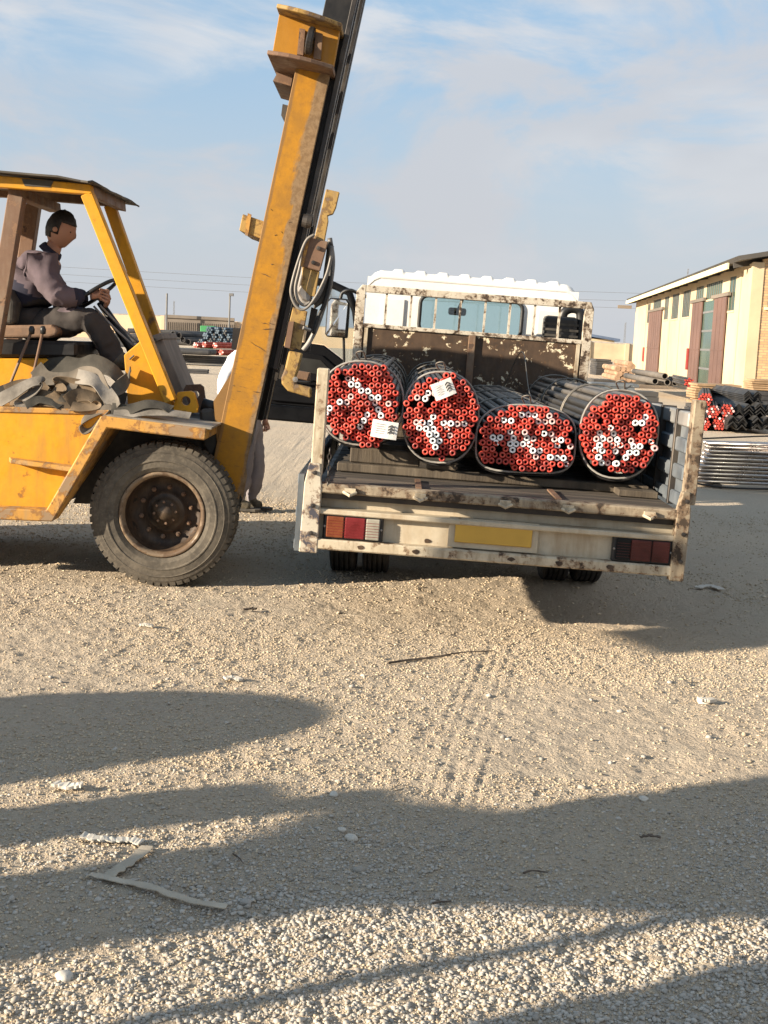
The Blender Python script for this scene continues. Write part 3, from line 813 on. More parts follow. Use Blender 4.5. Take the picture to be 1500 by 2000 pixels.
for k_, (x0, x1, y, r, Y, lab) in enumerate([(190, 345, 672, 4.5, 104, 'far dark pipe lowest in the pile left of the gate'), (205, 380, 663, 4.5, 106, 'far dark pipe second from the ground left of the gate'), (215, 470, 655, 4.5, 108, 'far dark pipe third in the pile below the gate'),
                                              (250, 470, 646, 4.5, 110, 'far dark pipe on top of the pile below the gate'), (300, 480, 664, 4.2, 112, 'far dark pipe behind the blue bundles'), (222, 330, 680, 4.5, 101, 'far dark pipe in front of the pile left of the gate')]):
    a, c = at(x0, y, Y), at(x1, y + .043 * (x1 - x0), Y); rr = r / F * Y * 1.15
    o = MB().tube([a, c], rr, 10).build('steel_pipe', 'bundle_dark', None, smooth=False); tag(o, lab, 'pipe', 'far dark pipes left')
for x, y, lab in ((338, 652, 'left of two far pipes with open ends facing'), (350, 655, 'right of two far pipes with open ends facing'), (357, 664, 'far open pipe end below the pair'), (368, 668, 'far open pipe end beside the red bundles')):
    c = at(x, y, 99); t = thing('steel_pipe', c, lab, 'pipe', 'far open pipes')
    MB().lathe([(.20, 0), (.24, 0), (.24, 5), (.20, 5), (.2, 0)], c, (.4, 1, 0), 12).build('tube', 'bundle_dark', t, smooth=True)
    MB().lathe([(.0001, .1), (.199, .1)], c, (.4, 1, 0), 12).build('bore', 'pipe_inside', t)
a, c = at(391, 648, 112), at(419, 637, 112)
tag(MB().box(a.x, c.x, 112, 113.5, a.z - 2, c.z).build('green_crate', 'green_sheet', None, bevel=.05), 'small green box behind the blue bundles', 'crate')
plank_stack(318, 440, 692, 708, 58, 4, 'long dark steel stack behind the tilt lugs', mat='bundle_dark', depth=1.2)
plank_stack(333, 404, 719, 727, 47, 2, 'short dark beams on the sand behind the tilt lugs', mat='bundle_dark', depth=.5)
a = at(365, 690, 57.9); tag(MB().box(a.x - 1.2, a.x + 1.2, 57.4, 59.4, a.z - .05, a.z + .22).build('tarpaulin_heap', 'bundle_dark', None, bevel=.15, seg=3), 'dark lump lying on the long steel stack', 'heap')
plank_stack(200, 245, 658, 668, 75, 2, 'dark beams seen under the steering wheel', mat='bundle_dark', depth=.8)
plank_stack(-60, 235, 690, 706, 60, 3, 'dark low steel stack seen behind the driver legs', mat='bundle_dark', depth=.9)
c = at(560, 690, 40); tag(MB().lathe([(.0001, -.35), (.28, -.33), (.36, -.2), (.36, .2), (.28, .33), (.0001, .35)], V(c.x, 40, .38), (1, .2, 0), 14).build('cable_drum', 'bundle_dark', None), 'dark drum lying beyond the hook arm', 'drum')

# ================================================================== TRUCK
TO = V(.622, 6.6, 0); YAW = math.radians(.45); LEAN = .034
cyw, syw = math.cos(YAW), math.sin(YAW)


def TY(p):
    return V(TO.x + p.x * cyw + p.y * syw, TO.y - p.x * syw + p.y * cyw, p.z)


def TW(p):                       # the body leans to its right on its springs
    return TY(V(p.x + (p.z - .5) * LEAN, p.y, p.z - p.x * LEAN))


W = 1.02
truck = thing('flatbed_truck', TO, 'old white flatbed truck seen from behind with rusty headboard, leaning to its right', 'truck')
TB = lambda: MB(TW)
# tail: sill, recess, lips, lamp panel
bed = TB().box(-W, W, .06, 4.08, .735, .775).build('bed_floor', 'dark_steel', truck)
random.seed(5)
for i in range(28):
    y0 = .075 + i * .143
    j = random.uniform(-.004, .004)
    TB().box(-W + .045, W - .045, y0 + .004, y0 + .139, .777, .815 + j).build('plank', 'wood_plank', bed, bevel=.004)
for x in (-.45, .32):
    TB().box(x - .016, x + .016, .08, .50, .8165 + .006, .832).build('floor_strap', 'brown_metal', bed)
sill = TB().box(-W + .01, W - .01, -.01, .072, .772, .826).build('rear_sill', 'sill_grime', truck, bevel=.008)
for x in (-.82, -.44, .02, .36, .8):
    mb = TB(); mb.box(x - .03, x + .03, -.035, -.012, .778, .81); mb.tube([V(x - .035, -.03, .79), V(x, -.06, .775), V(x + .035, -.03, .79)], .009, 6)
    mb.build('lashing_hook', 'cream_chipped', sill)
TB().box(-W + .02, W - .02, .10, .13, .66, .774).build('recess_panel', 'cream_panel', truck)
TB().box(-W + .012, W - .012, -.004, .12, .655, .685).build('tail_lip', 'cream_panel', truck, bevel=.006)
pan = TB().box(-W + .02, W - .02, .05, .075, .52, .654).build('lamp_panel', 'cream_panel', truck)
low = TB().box(-W + .004, W - .004, -.012, .10, .462, .519).build('lower_beam', 'cream_chipped', truck, bevel=.008)
random.seed(9)
for x in (-.74, -.44, .08, .34, .62, -.38):
    z = .49 if x != -.38 else .545
    mb = TB(); y_ = -.0145 if x != -.38 else .047
    k = 9; pl = [V(x + random.uniform(.6, 1) * .026 * math.cos(2 * math.pi * i / k), y_, z + random.uniform(.6, 1) * .016 * math.sin(2 * math.pi * i / k)) for i in range(k)]
    mb.prism(pl, V(0, .0035, 0)); mb.build('rust_dent', 'rim_rust', low)
for s in (-1, 1):
    xc = -.79 if s < 0 else .79
    tl = TB().box(xc - .165, xc + .165, .012, .049, .515, .665).build('tail_light', 'black_plastic', truck, bevel=.01)
    order = [('lens_amber', -.145, -.05), ('lens_red', -.045, .065), ('lens_clear', .07, .145)]
    if s > 0: order = [('trim_dark', -.145, -.07), ('lens_shaded', -.065, .045), ('lens_shaded', .05, .145)]  # right lamp gets darker lenses to stand for shade
    for mt_, x0, x1 in order:
        TB().box(xc + x0, xc + x1, -.004, .011, .532, .648).build('lens', mt_, tl, bevel=.006, seg=2)
    for x_ in (-.155, .155):
        TB().lathe([(.0001, -.004), (.006, -.003), (.006, .012)], V(xc + x_, 0.008, .59), (0, 1, 0), 8).build('screw', 'bare_steel', tl)
    for z in (.55, .565, .58, .595, .61, .625):
        TB().box(xc - .142, xc + .142, -.0055, -.0042, z - .001, z + .001).build('lens_rib', 'lens_red' if s < 0 else 'lens_shaded', tl)
pl = TB().box(-.235, .185, .004, .019, .558, .668).build('licence_plate', 'plate_yellow', truck, bevel=.004)
TB().box(-.27, .22, .0195, .049, .528, .69).build('plate_holder', 'cream_panel', pl)
for s in (-1, 1):
    x0, x1 = (-W - .035, -W + .045) if s < 0 else (W - .05, W + .03)
    post = TB().box(x0 + .012, x1 - .004, .0, .085, .86, 1.44 if s < 0 else 1.425).build('corner_post', 'cream_chipped' if s < 0 else 'sill_grime', truck, bevel=.006)
    if s > 0: x0, x1 = W - .055, W + .004
    mb = TB(); mb.prism([V(x0 - .02, -.015, .44), V(x1, -.015, .44), V(x1, -.015, .80), V(x1 - .015, -.015, .93), V(x0 + .005, -.015, .93), V(x0 - .015, -.015, .82)], V(0, .06, 0))
    mb.build('post_bracket', 'cream_blue' if s < 0 else 'sill_grime', post, bevel=.005)
    for z in (.55, .70, .88):
        TB().lathe([(.0001, -.034), (.012, -.032), (.012, -.015)], V((x0 + x1) / 2, 0, z), (0, 1, 0), 8).build('bolt', 'dark_steel', post)

# chain hanging at the left post
ch = [V(-W + .075, -.0, 1.0 - .03 * i) for i in range(8)]
mb = TB()
for i, p in enumerate(ch):
    k = 8; r = .017; pts = []
    for j in range(k):
        a_ = 2 * math.pi * j / k
        pts.append(p + V(.009 * math.cos(a_) if i % 2 else 0, 0 if i % 2 else .009 * math.cos(a_), r * math.sin(a_)))
    mb.tube(pts, .0035, 5, closed=True)
mb.build('chain', 'dark_steel', truck)
# drop sides
sg = TB().box(-W - .085, -W - .055, .02, 4.02, .44, .86).build('side_gate', 'gate_blue', truck)       # left side let down
for z0, z1 in ((.44, .50), (.62, .68), (.80, .86)): TB().box(-W - .092, -W - .0505, .06, 4.03, z0, z1).build('rib', 'gate_blue', sg, bevel=.006)
for y in (.3, 1.3, 2.3, 3.3): TB().box(-W - .05, -W - .036, y - .02, y + .02, .70, .875).build('hinge', 'dark_steel', sg)
for s in (1,):
    xi = W - .03 if s > 0 else -W + .03; xo = xi + s * .045; a0, a1 = min(xi, xo), max(xi, xo)
    sg = TB().box(a0 + .012, a1 - .004, .10, 4.02, .83, 1.33).build('side_gate', 'gate_blue', truck)
    for z0, z1 in ((.83, .905), (.975, 1.055), (1.125, 1.205), (1.27, 1.352)):
        TB().box(a0 - (.012 if s > 0 else 0), a1 + (.012 if s < 0 else 0), .095, 4.03, z0, z1).build('rib', 'gate_rail' if z0 > 1.2 else 'gate_blue', sg, bevel=.008)
    for y in (.35, .75, 1.15, 1.75, 2.35, 2.95, 3.55):
        TB().box(a0 - .022, a1 + .022, y - .016, y + .016, .82, 1.360).build('gate_band', 'dark_steel', sg, bevel=.004)
# headboard
HB = 4.08
hb = TB().box(-W + .03, W - .03, HB + .02, HB + .04, .80, 1.70).build('headboard', 'head_panel', truck)
for x in (-W, W - .075):
    TB().prism([V(x, HB, .80), V(x + .075, HB, .80), V(x + .075, HB, 2.0 if x > 0 else 2.06), V(x + .045 if x > 0 else x + .075, HB, 2.06), V(x if x > 0 else x + .045, HB, 2.06), V(x, HB, 2.06 if x > 0 else 2.0)], V(0, .075, 0)).build('frame_post', 'head_frame', hb, bevel=.004)
TB().box(-W + .076, W - .076, HB + .002, HB + .073, 2.0, 2.06).build('top_rail', 'head_frame', hb, bevel=.004)
TB().box(-W + .076, W - .076, HB + .002, HB + .073, 1.70, 1.735).build('middle_rail', 'head_frame', hb, bevel=.004)
TB().box(-.03, .03, HB - .012, HB + .019, .80, 1.70).build('centre_post', 'brown_metal', hb, bevel=.004)
for x in (-W + .09, W - .12):
    TB().box(x, x + .03, HB + .0, HB + .019, .82, 1.699).build('panel_edge', 'cream_chipped', hb)
for i in range(8):
    x = -W + .26 + i * .213
    TB().box(x - .009, x + .009, HB + .025, HB + .05, 1.735, 2.0).build('upright_bar', 'head_frame', hb)
# chassis, axle, wheels
for x in (-.42, .42):
    TB().box(x - .04, x + .04, .2, 6.1, .50, .72).build('chassis_rail', 'black_steel', truck)
for y in (.5, 1.4, 2.6, 3.5):
    TB().box(-.96, .96, y - .04, y + .04, .655, .734).build('cross_beam', 'black_steel', truck)
MB(TY).tube([V(-.85, 2.05, .38), V(.85, 2.05, .38)], .07, 12).build('rear_axle', 'black_steel', truck, smooth=True)
MB(TY).lathe([(.0001, -.17), (.12, -.15), (.17, 0), (.12, .15), (.0001, .17)], V(0, 2.05, .38), (0, 1, 0), 16).build('differential', 'black_steel', truck, smooth=True)


for x in (-.55, .5):
    for i in range(5):
        ln_ = .62 - i * .09
        MB(TY).ribbon([V(x, 2.05 + ln_ * f, .50 - i * .018 + .05 * f * f) for f in (-1, -.66, -.33, 0, .33, .66, 1)], [V(1, 0, 0)] * 7, .07, .014).build('leaf_spring', 'black_steel', truck)
MB(TY).lathe([(.2, -.08), (.3, -.1), (.37, -.06), (.37, .06), (.3, .1), (.2, .08)], V(0, 1.15, .56), (0, 0, 1), 32).build('spare_wheel', 'truck_tyre', truck, smooth=True)
MB(TY).tube([V(.3, .35, .47), V(.3, 1.2, .45), V(.34, 2.6, .46)], .035, 10).build('exhaust_pipe', 'brown_metal', truck, smooth=True)


def truck_wheel(x, y, w=.19, r=.375):
    prof = [(.21, -w / 2 * .8), (.25, -w / 2 * .95), (.32, -w / 2), (.358, -w / 2 * .93), (r, -w / 2 * .8)]
    for i in range(4):
        c0 = -w / 2 * .8 + (i + .55) * w * .8 / 4.4
        prof += [(r, c0 - .006), (r - .012, c0 - .005), (r - .012, c0 + .005), (r, c0 + .006)]
    prof += [(r, w / 2 * .8), (.358, w / 2 * .93), (.32, w / 2), (.25, w / 2 * .95), (.21, w / 2 * .8)]
    c = V(x, y, r - .008)
    o = MB(TY).lathe(prof, c, (1, 0, 0), 40).build('wheel', 'truck_tyre', truck)
    MB(TY).lathe([(.21, -w / 2 * .8), (.19, -.03), (.1, -.01), (.0001, 0), (.1, .01), (.19, .03), (.21, w / 2 * .8)], c, (1, 0, 0), 28).build('rim', 'rim_rust', o, smooth=True)


for x in (-.93, -.70, .56, .79): truck_wheel(x + .02, 2.06)
for x in (-.80, .80): truck_wheel(x, 5.55)
for s in (-1, 1):
    TB().box(s * .76 - .24, s * .76 + .24, 1.52, 1.535, .36 if s < 0 else .40, .70).build('mud_flap', 'rubber', truck)
# cab (hollow, with real openings)
CB = 4.62; CF = 6.25; CW = .95; zc0, zw0, zw1, zc1 = .80, 1.70, 2.03, 2.16
cabw = [( -CW, -.46), (.46, CW)]
cab = TB().box(-CW, CW, CB, CB + .03, zc0, zw0).build('cab', 'cab_white', truck)
for x0, x1 in cabw: TB().box(x0, x1, CB + .001, CB + .03, zw0 + .0, zw1).build('rear_panel', 'cab_white', cab)
TB().box(-CW, CW, CB + .0005, CB + .03, zw1, zc1).build('rear_panel', 'cab_white', cab)
for x in (-.70, .70):
    TB().box(x - .10, x + .10, CB - .016, CB - .001, 1.0, 1.98).build('pressed_panel', 'cab_white', cab, bevel=.012, seg=2)
# rear window: rubber frame and glass
k = 8; rr = .07; pts = []
for cx_, cz_, a0 in ((.46 - rr, zw1 - rr, 0), (-.46 + rr, zw1 - rr, 90), (-.46 + rr, zw0 + rr, 180), (.46 - rr, zw0 + rr, 270)):
    for i in range(5):
        a_ = math.radians(a0 + i * 22.5); pts.append(V(cx_ + rr * math.cos(a_), CB - .004, cz_ + rr * math.sin(a_)))
wf = TB().tube(pts, .017, 8, closed=True).build('rear_window', 'rubber', cab, smooth=True)
for i, (cx_, cz_, sx, sz) in enumerate(((.46, zw1, -1, -1), (-.46, zw1, 1, -1), (-.46, zw0, 1, 1), (.46, zw0, -1, 1))):   # rounded corner fillets
    poly = [V(cx_, CB + .002, cz_)] + [V(cx_ + sx * rr * (1 - math.cos(math.radians(a_))), CB + .002, cz_ + sz * rr * (1 - math.sin(math.radians(a_)))) for a_ in (0, 22, 45, 67, 90)]
    TB().prism(poly, V(0, .02, 0)).build('corner_fillet', 'cab_white', wf)
TB().box(-.455, .455, CB + .012, CB + .016, zw0 + .005, zw1 - .005).build('glass_pane', 'cab_glass', wf)
for s in (-1, 1):
    x0 = s * CW
    if s > 0:
        TB().box(CW - .03, CW, CB + .031, CF - .1, zc0, 1.45).build('side_panel', 'cab_white', cab)
        TB().box(CW - .03, CW, CB + .031, CB + .25, 1.451, 2.10).build('side_pillar', 'cab_white', cab)
    else:
        TB().box(-CW, -CW + .03, CB + .031, CB + .34, zc0, 2.10).build('side_pillar', 'cab_white', cab)
        TB().box(-CW, -CW + .03, CB + .341, CF - .1, zc0, .98).build('door_step', 'black_plastic', cab)
    TB().bar(V(x0 - s * .03, CF - .02, 1.35), V(x0 - s * .05, CF - .22, 2.10), .07, .07).build('front_pillar', 'cab_white', cab)
TB().prism([V(-CW, CF, zc0 - .25), V(CW, CF, zc0 - .25), V(CW, CF - .02, 1.35), V(-CW, CF - .02, 1.35)], V(0, -.04, 0)).build('cab_front', 'cab_white', cab)
TB().prism([V(-CW + .05, CF - .02, 1.36), V(CW - .05, CF - .02, 1.36), V(CW - .06, CF - .22, 2.09), V(-CW + .06, CF - .22, 2.09)], V(0, -.006, 0)).build('windscreen', 'cab_glass', cab)
TB().box(-CW + .04, CW - .04, CF - .5, CF - .06, 1.05, 1.36).build('dashboard', 'black_plastic', cab, bevel=.03)
for x in (-.5, .45):
    TB().box(x - .26, x + .26, CB + .10, CB + .22, 1.0, 1.66).build('seat_back', 'dusty_black', cab, bevel=.05, seg=2)
TB().box(-.16, .02, CF - .40, CF - .36, 1.90, 1.975).build('inside_mirror', 'black_plastic', cab, bevel=.02, seg=2)
TB().bar(V(-.06, CF - .36, 1.97), V(-.02, CF - .25, 2.06), .02, .02).build('mirror_stem', 'black_plastic', cab)
# roof with pressed ridges
mb = TB(); n_ = 9
rf = []
prof = [(-CW + .0, zc1 - .07), (-CW + .02, zc1 - .01), (-CW + .06, zc1 + .035), (-CW + .11, zc1 + .06)]
xs_ = np.linspace(-CW + .13, CW - .13, 9 * 20 + 1)
for x in xs_:
    ph = ((x + CW) / .2) % 1.0
    up_ = 1 if ph < .5 else 0
    prof.append((float(x), zc1 + .06 + .022 * (1 / (1 + math.exp(-46 * (ph - .14))) - 1 / (1 + math.exp(-46 * (ph - .60))))))
prof += [(CW - .11, zc1 + .06), (CW - .06, zc1 + .035), (CW - .02, zc1 - .01), (CW, zc1 - .07)]
ya = [(CB - .004, 0, -.03), (CB + .004, 0, .0), (CB + .012, .25, .0), (CB + .03, 1, .0), (CF - .45, 1, .0), (CF - .25, .4, -.05), (CF - .15, 0, -.13)]
kk = len(prof)
vs_ = []
for yy, am, dz in ya:
    for x, z in prof:
        zb = min(z, zc1 + .06); vs_.append(V(x, yy, max(zc1 - .075, zb - (.06 - .02) * (1 - am) * (yy < CB + .02) + (z - zb) * am + dz)))
fs = [(i * kk + j, i * kk + j + 1, (i + 1) * kk + j + 1, (i + 1) * kk + j) for i in range(len(ya) - 1) for j in range(kk - 1)]
mb.add(vs_, fs); ro = mb.build('roof', 'cab_white', cab, smooth=True)
so_ = ro.modifiers.new('solid', 'SOLIDIFY'); so_.thickness = .02; so_.offset = -1
TB().box(-CW + .03, CW - .03, CB + .04, CF - .3, zc1 - .03, zc1 - .015).build('head_lining', 'board_grey', cab)
# air intake behind the cab on the right
mb = TB(); mb.tube(spline([V(.80, CB - .16, 1.55), V(.80, CB - .16, 1.90), V(.84, CB - .16, 1.99), V(.93, CB - .16, 2.0), V(.965, CB - .16, 1.93), V(.965, CB - .16, 1.70)]), .04, 10)
ai = mb.build('air_intake', 'black_plastic', truck, smooth=True)
TB().box(.64, .93, CB - .26, CB - .08, 1.45, 1.93).build('filter_box', 'black_plastic', ai, bevel=.03, seg=2)
for i in range(6): TB().box(.63, .94, CB - .268, CB - .262, 1.60 + i * .05, 1.62 + i * .05).build('fin', 'dusty_black', ai)
# open left door: hinged at the front of the cab, swung out
HG = V(-CW - .02, CF - .28, 0); DA = math.radians(96); dlen = 1.02
dxv = V(-math.sin(DA), -math.cos(DA), 0)      # from hinge to latch edge
dnv = V(dxv.y, -dxv.x, 0)


def dp(s_, z, o=0.0):
    return HG + dxv * s_ + dnv * o + V(0, 0, z)


def dprism(poly, o0, o1, name, mat, parent, bev=0):
    return TB().prism([dp(s_, z, o0) for s_, z in poly], dnv * (o1 - o0)).build(name, mat, parent, bevel=bev)


dn = dprism([(0, .86), (dlen, .86), (dlen, 1.40), (.72, 1.52), (.42, 1.50), (.2, 1.36), (0, 1.20)], -.03, .03, 'cab_door', 'door_black', truck, .01)
# window frame
fr = [dp(.02, 1.22), dp(.05, 1.5), dp(.12, 1.86), dp(.2, 2.05), dp(.42, 2.13), dp(dlen - .06, 2.14), dp(dlen, 2.08), dp(dlen, 1.42)]
TB().tube(fr, .038, 8).build('window_frame', 'door_black', dn, smooth=True)
TB().tube([p + dnv * .045 + V(0, 0, -.03) for p in fr], .014, 6).build('frame_seal', 'rubber', dn, smooth=True)
dprism([(.03, 1.22), (.2, 1.37), (.42, 1.51), (.72, 1.53), (dlen, 1.41), (dlen, 2.08), (dlen - .06, 2.13), (.42, 2.12), (.2, 2.04), (.12, 1.85), (.05, 1.5)], -.004, .004, 'glass_pane', 'door_glass', dn)
dprism([(.10, 1.10), (.9, 1.16), (.9, 1.30), (.62, 1.42), (.42, 1.40), (.2, 1.24)], -.055, -.031, 'door_trim', 'door_black', dn, .008)
dprism([(.25, 1.19), (.80, 1.23), (.62, 1.36), (.43, 1.35)], -.062, -.0555, 'trim_insert', 'trim_dark', dn, .004)
dprism([(.15, .90), (.92, .90), (.92, 1.06), (.15, 1.04)], -.07, -.031, 'door_pocket', 'door_black', dn, .01)
TB().tube(spline([dp(.5, 1.13, -.06), dp(.55, 1.12, -.1), dp(.75, 1.12, -.1), dp(.8, 1.13, -.06)]), .013, 8).build('pull_handle', 'black_plastic', dn, smooth=True)
dprism([(dlen - .01, .84), (dlen + .012, .84), (dlen + .012, 1.12), (dlen - .01, 1.12)], -.034, .034, 'door_edge', 'bare_steel', dn)
dprism([(.03, .70), (dlen + .01, .70), (dlen + .01, .857), (.03, .857)], -.06, .06, 'cab_step', 'door_black', truck, .02)
# door mirror on its arm
mpos = dp(.20, 1.80, -.30)
mp_ = TB().tube(spline([dp(.02, 2.02, -.03), dp(.06, 2.03, -.2), dp(.14, 2.06, -.3), dp(.22, 2.03, -.3), dp(.24, 1.95, -.3)]), .018, 8).build('door_mirror', 'black_plastic', truck, smooth=True)
TB().tube([dp(.18, 1.60, -.28), dp(.17, 1.35, -.2), dp(.03, 1.2, -.05)], .014, 8).build('mirror_arm', 'black_plastic', mp_)
sxm = dxv; 
mo = lambda u, e=0.0: -.303 - .046 * (u - .14) / .2 - e
TB().prism([dp(u, z, mo(u)) for u, z in ((.14, 1.59), (.34, 1.59), (.36, 1.62), (.36, 1.94), (.33, 1.975), (.17, 1.975), (.14, 1.94))], dnv * .05).build('mirror_housing', 'black_plastic', mp_, bevel=.012, seg=2)
TB().prism([dp(u, z, mo(u, .004 + .006 * (z < 1.7))) for u, z in ((.165, 1.605), (.335, 1.605), (.345, 1.63), (.345, 1.93), (.32, 1.96), (.18, 1.96), (.16, 1.93))], dnv * -.004).build('mirror_glass', 'mirror', mp_)

# ================================================================== LOAD: pipe bundles
PP = .0396; PR = PP / 2 * .97; PLEN = 3.46
def _proto(mb, name, mats, smooth=True):
    o = mb.build(name, mats, None, smooth=smooth); me = o.data; bpy.data.objects.remove(o); return me


pipe_me = {k: _proto(MB().tube([V(0, .03, 0), V(0, PLEN * .5, 0), V(0, PLEN, 0)], PR * .93, 10, caps=False), 'pipe', k) for k in ('pipe_dark', 'pipe_grey')}
cap_me = {}
for k in ['cap_red_0', 'cap_red_1', 'cap_red_2', 'cap_red_3', 'cap_white', 'cap_pink', 'cap_mixed']:
    r = PR
    mb = MB(); mb.lathe([(r * .96, .06), (r, .055), (r, .006), (r * .93, 0), (r * .45, 0), (r * .41, .006), (r * .41, .05)], V(0, 0, 0), (0, 1, 0), 12)
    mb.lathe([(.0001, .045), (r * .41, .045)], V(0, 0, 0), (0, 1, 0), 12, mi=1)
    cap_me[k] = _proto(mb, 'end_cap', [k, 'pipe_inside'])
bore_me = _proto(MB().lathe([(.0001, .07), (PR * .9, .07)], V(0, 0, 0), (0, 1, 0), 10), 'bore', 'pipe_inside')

BUN = [  # centre px, radii px, superellipse power, paint strokes, label
    ((705, 787), (81, 79), 2.2, [[(683, 738), (700, 758), (722, 770), (748, 782)], [(640, 800), (660, 786), (690, 775)], [(722, 770), (738, 792), (746, 812)], [(704, 828), (722, 812)], [(690, 750), (680, 756)]],
     'leftmost pipe bundle with orange end caps and tag at its lower right'),
    ((861, 815), (73, 86), 2.25, [[(812, 778), (838, 770)], [(830, 788), (826, 778)], [(818, 828), (834, 846), (850, 860), (858, 874)], [(842, 816), (848, 842)], [(866, 832), (880, 828)], [(892, 824), (904, 828)], [(836, 850), (868, 858)]],
     'second pipe bundle from the left, orange caps, tag at its top'),
    ((1030, 857), (97, 63), 2.5, [[(990, 822), (1012, 814), (1034, 812), (1054, 822)], [(1000, 842), (1008, 860), (998, 876)], [(1030, 852), (1026, 872), (1052, 884)], [(1076, 822), (1080, 822)], [(1068, 846), (1082, 858), (1096, 866), (1120, 882)], [(1080, 892), (1106, 898)], [(968, 856), (976, 858)]],
     'third pipe bundle from the left, widest and flattest, orange caps'),
    ((1213, 848), (75, 83), 2.25, [[(1172, 842), (1178, 858), (1170, 876)], [(1200, 842), (1202, 858), (1190, 868)], [(1232, 832), (1250, 828), (1258, 814)], [(1172, 880), (1170, 892), (1180, 901), (1220, 899)], [(1236, 866), (1256, 870), (1278, 872)], [(1236, 884), (1252, 886)], [(1196, 880), (1212, 876)]],
     'rightmost pipe bundle on the truck, round, with orange caps'),
]


def seg_dist(p, a, b):
    a = Vector(a); b = Vector(b); p = Vector(p); d = b - a
    t_ = 0 if d.length == 0 else max(0, min(1, (p - a).dot(d) / d.length_squared)); return (p - a - d * t_).length


def proj(p):
    q = Vector(p) - CAM; w_ = q.dot(fwd); return (750 + F * q.dot(RT) / w_, 1000 - F * q.dot(UP) / w_)


random.seed(31)
YB = 7.1
for bi, ((bx, by), (rx, ry), pw, strokes, lab) in enumerate(BUN):
    c = at(bx, by, YB - .03 * (bi == 3)); kpm = YB / F; RX, RZ = rx * kpm, ry * kpm
    t = thing('pipe_bundle', c, lab, 'pipe bundle', 'pipe bundles on the truck')
    t.rotation_euler = (0, 0, -YAW + (-.012, -.006, .004, .006)[bi])
    fan = (.97, .98, .92, 1.0)[bi]
    for (x, z) in hexpack(RX - PR * .7, RZ - PR * .7, PP, .0016, pw, .16):
        y0 = random.gauss(0, .011)
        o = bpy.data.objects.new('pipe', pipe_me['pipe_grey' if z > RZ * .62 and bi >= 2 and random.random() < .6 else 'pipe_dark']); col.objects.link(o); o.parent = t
        o.location = (x, y0, z); o.rotation_euler = (random.gauss(0, .0012) - .002 * z / RZ, 0, random.gauss(0, .0012) + x / RX * .004)
        if random.random() < .025:
            cp = bpy.data.objects.new('bore', bore_me); col.objects.link(cp); cp.parent = o
            continue
        P2 = (c.x + x, c.y, c.z + z); sx, sy = proj(P2)
        dmin = min(seg_dist((sx, sy), s_[i], s_[i + 1]) for s_ in strokes for i in range(len(s_) - 1))
        if dmin < 6.0: k = 'cap_white' if random.random() < .8 else 'cap_pink'
        elif dmin < 9: k = random.choice(['cap_mixed', 'cap_red_1', 'cap_red_0'])
        elif dmin < 14 and random.random() < .12: k = 'cap_pink'
        else: k = random.choices(['cap_red_0', 'cap_red_1', 'cap_red_2', 'cap_red_3'], [4, 3, 3, 2])[0]
        cp = bpy.data.objects.new('end_cap', cap_me[k]); col.objects.link(cp); cp.parent = o
        cp.rotation_euler = (random.gauss(0, .06), 0, random.gauss(0, .06)); cp.location = (0, random.gauss(0, .003), 0)
    # binding wires and ropes
    def loop(y, grow, slack, n=40):
        pts = []
        for i in range(n):
            a_ = 2 * math.pi * i / n; e = 2 / pw
            ca_, sa_ = math.cos(a_), math.sin(a_)
            if sa_ < 0 and pw >= 2.4: e = 2 / (pw + 1.6)
            x = math.copysign(abs(ca_) ** e, ca_) * (RX + grow); z = math.copysign(abs(sa_) ** e, sa_) * (RZ + grow)
            if sa_ < 0: z += slack * sa_
            pts.append(V(x, y + .012 * math.sin(3 * a_ + bi), z + .0))
        return pts
    for y, r, mt_, gr_, sl_ in ((.07, .0065, 'rope_pale', .005, .012), (.105, .006, 'black_steel', .005, .03), (.95, .005, 'wire', .004, 0), (1.0, .005, 'wire', .004, 0), (2.1, .006, 'wire', .004, 0), (3.0, .006, 'wire', .004, 0)):
        mb = MB(); mb.tube(loop(y, gr_, sl_), r, 6, closed=True); o = mb.build('binding_wire', mt_, None, smooth=True); o.parent = t
    mb = MB(); mb.tube(spline([V(-.02, .08, RZ + .012), V(-.04, .04, RZ + .05), V(.0, .02, RZ + .06), V(.02, .08, RZ + .014), V(.06, .12, RZ + .03)]), .005, 6); o = mb.build('wire_twist', 'wire', None, smooth=True); o.parent = t
    o = MB().lathe([(.0001, .0), (RX * .2, 0)], V(0, PLEN - .02, 0), (0, 1, 0), 8)

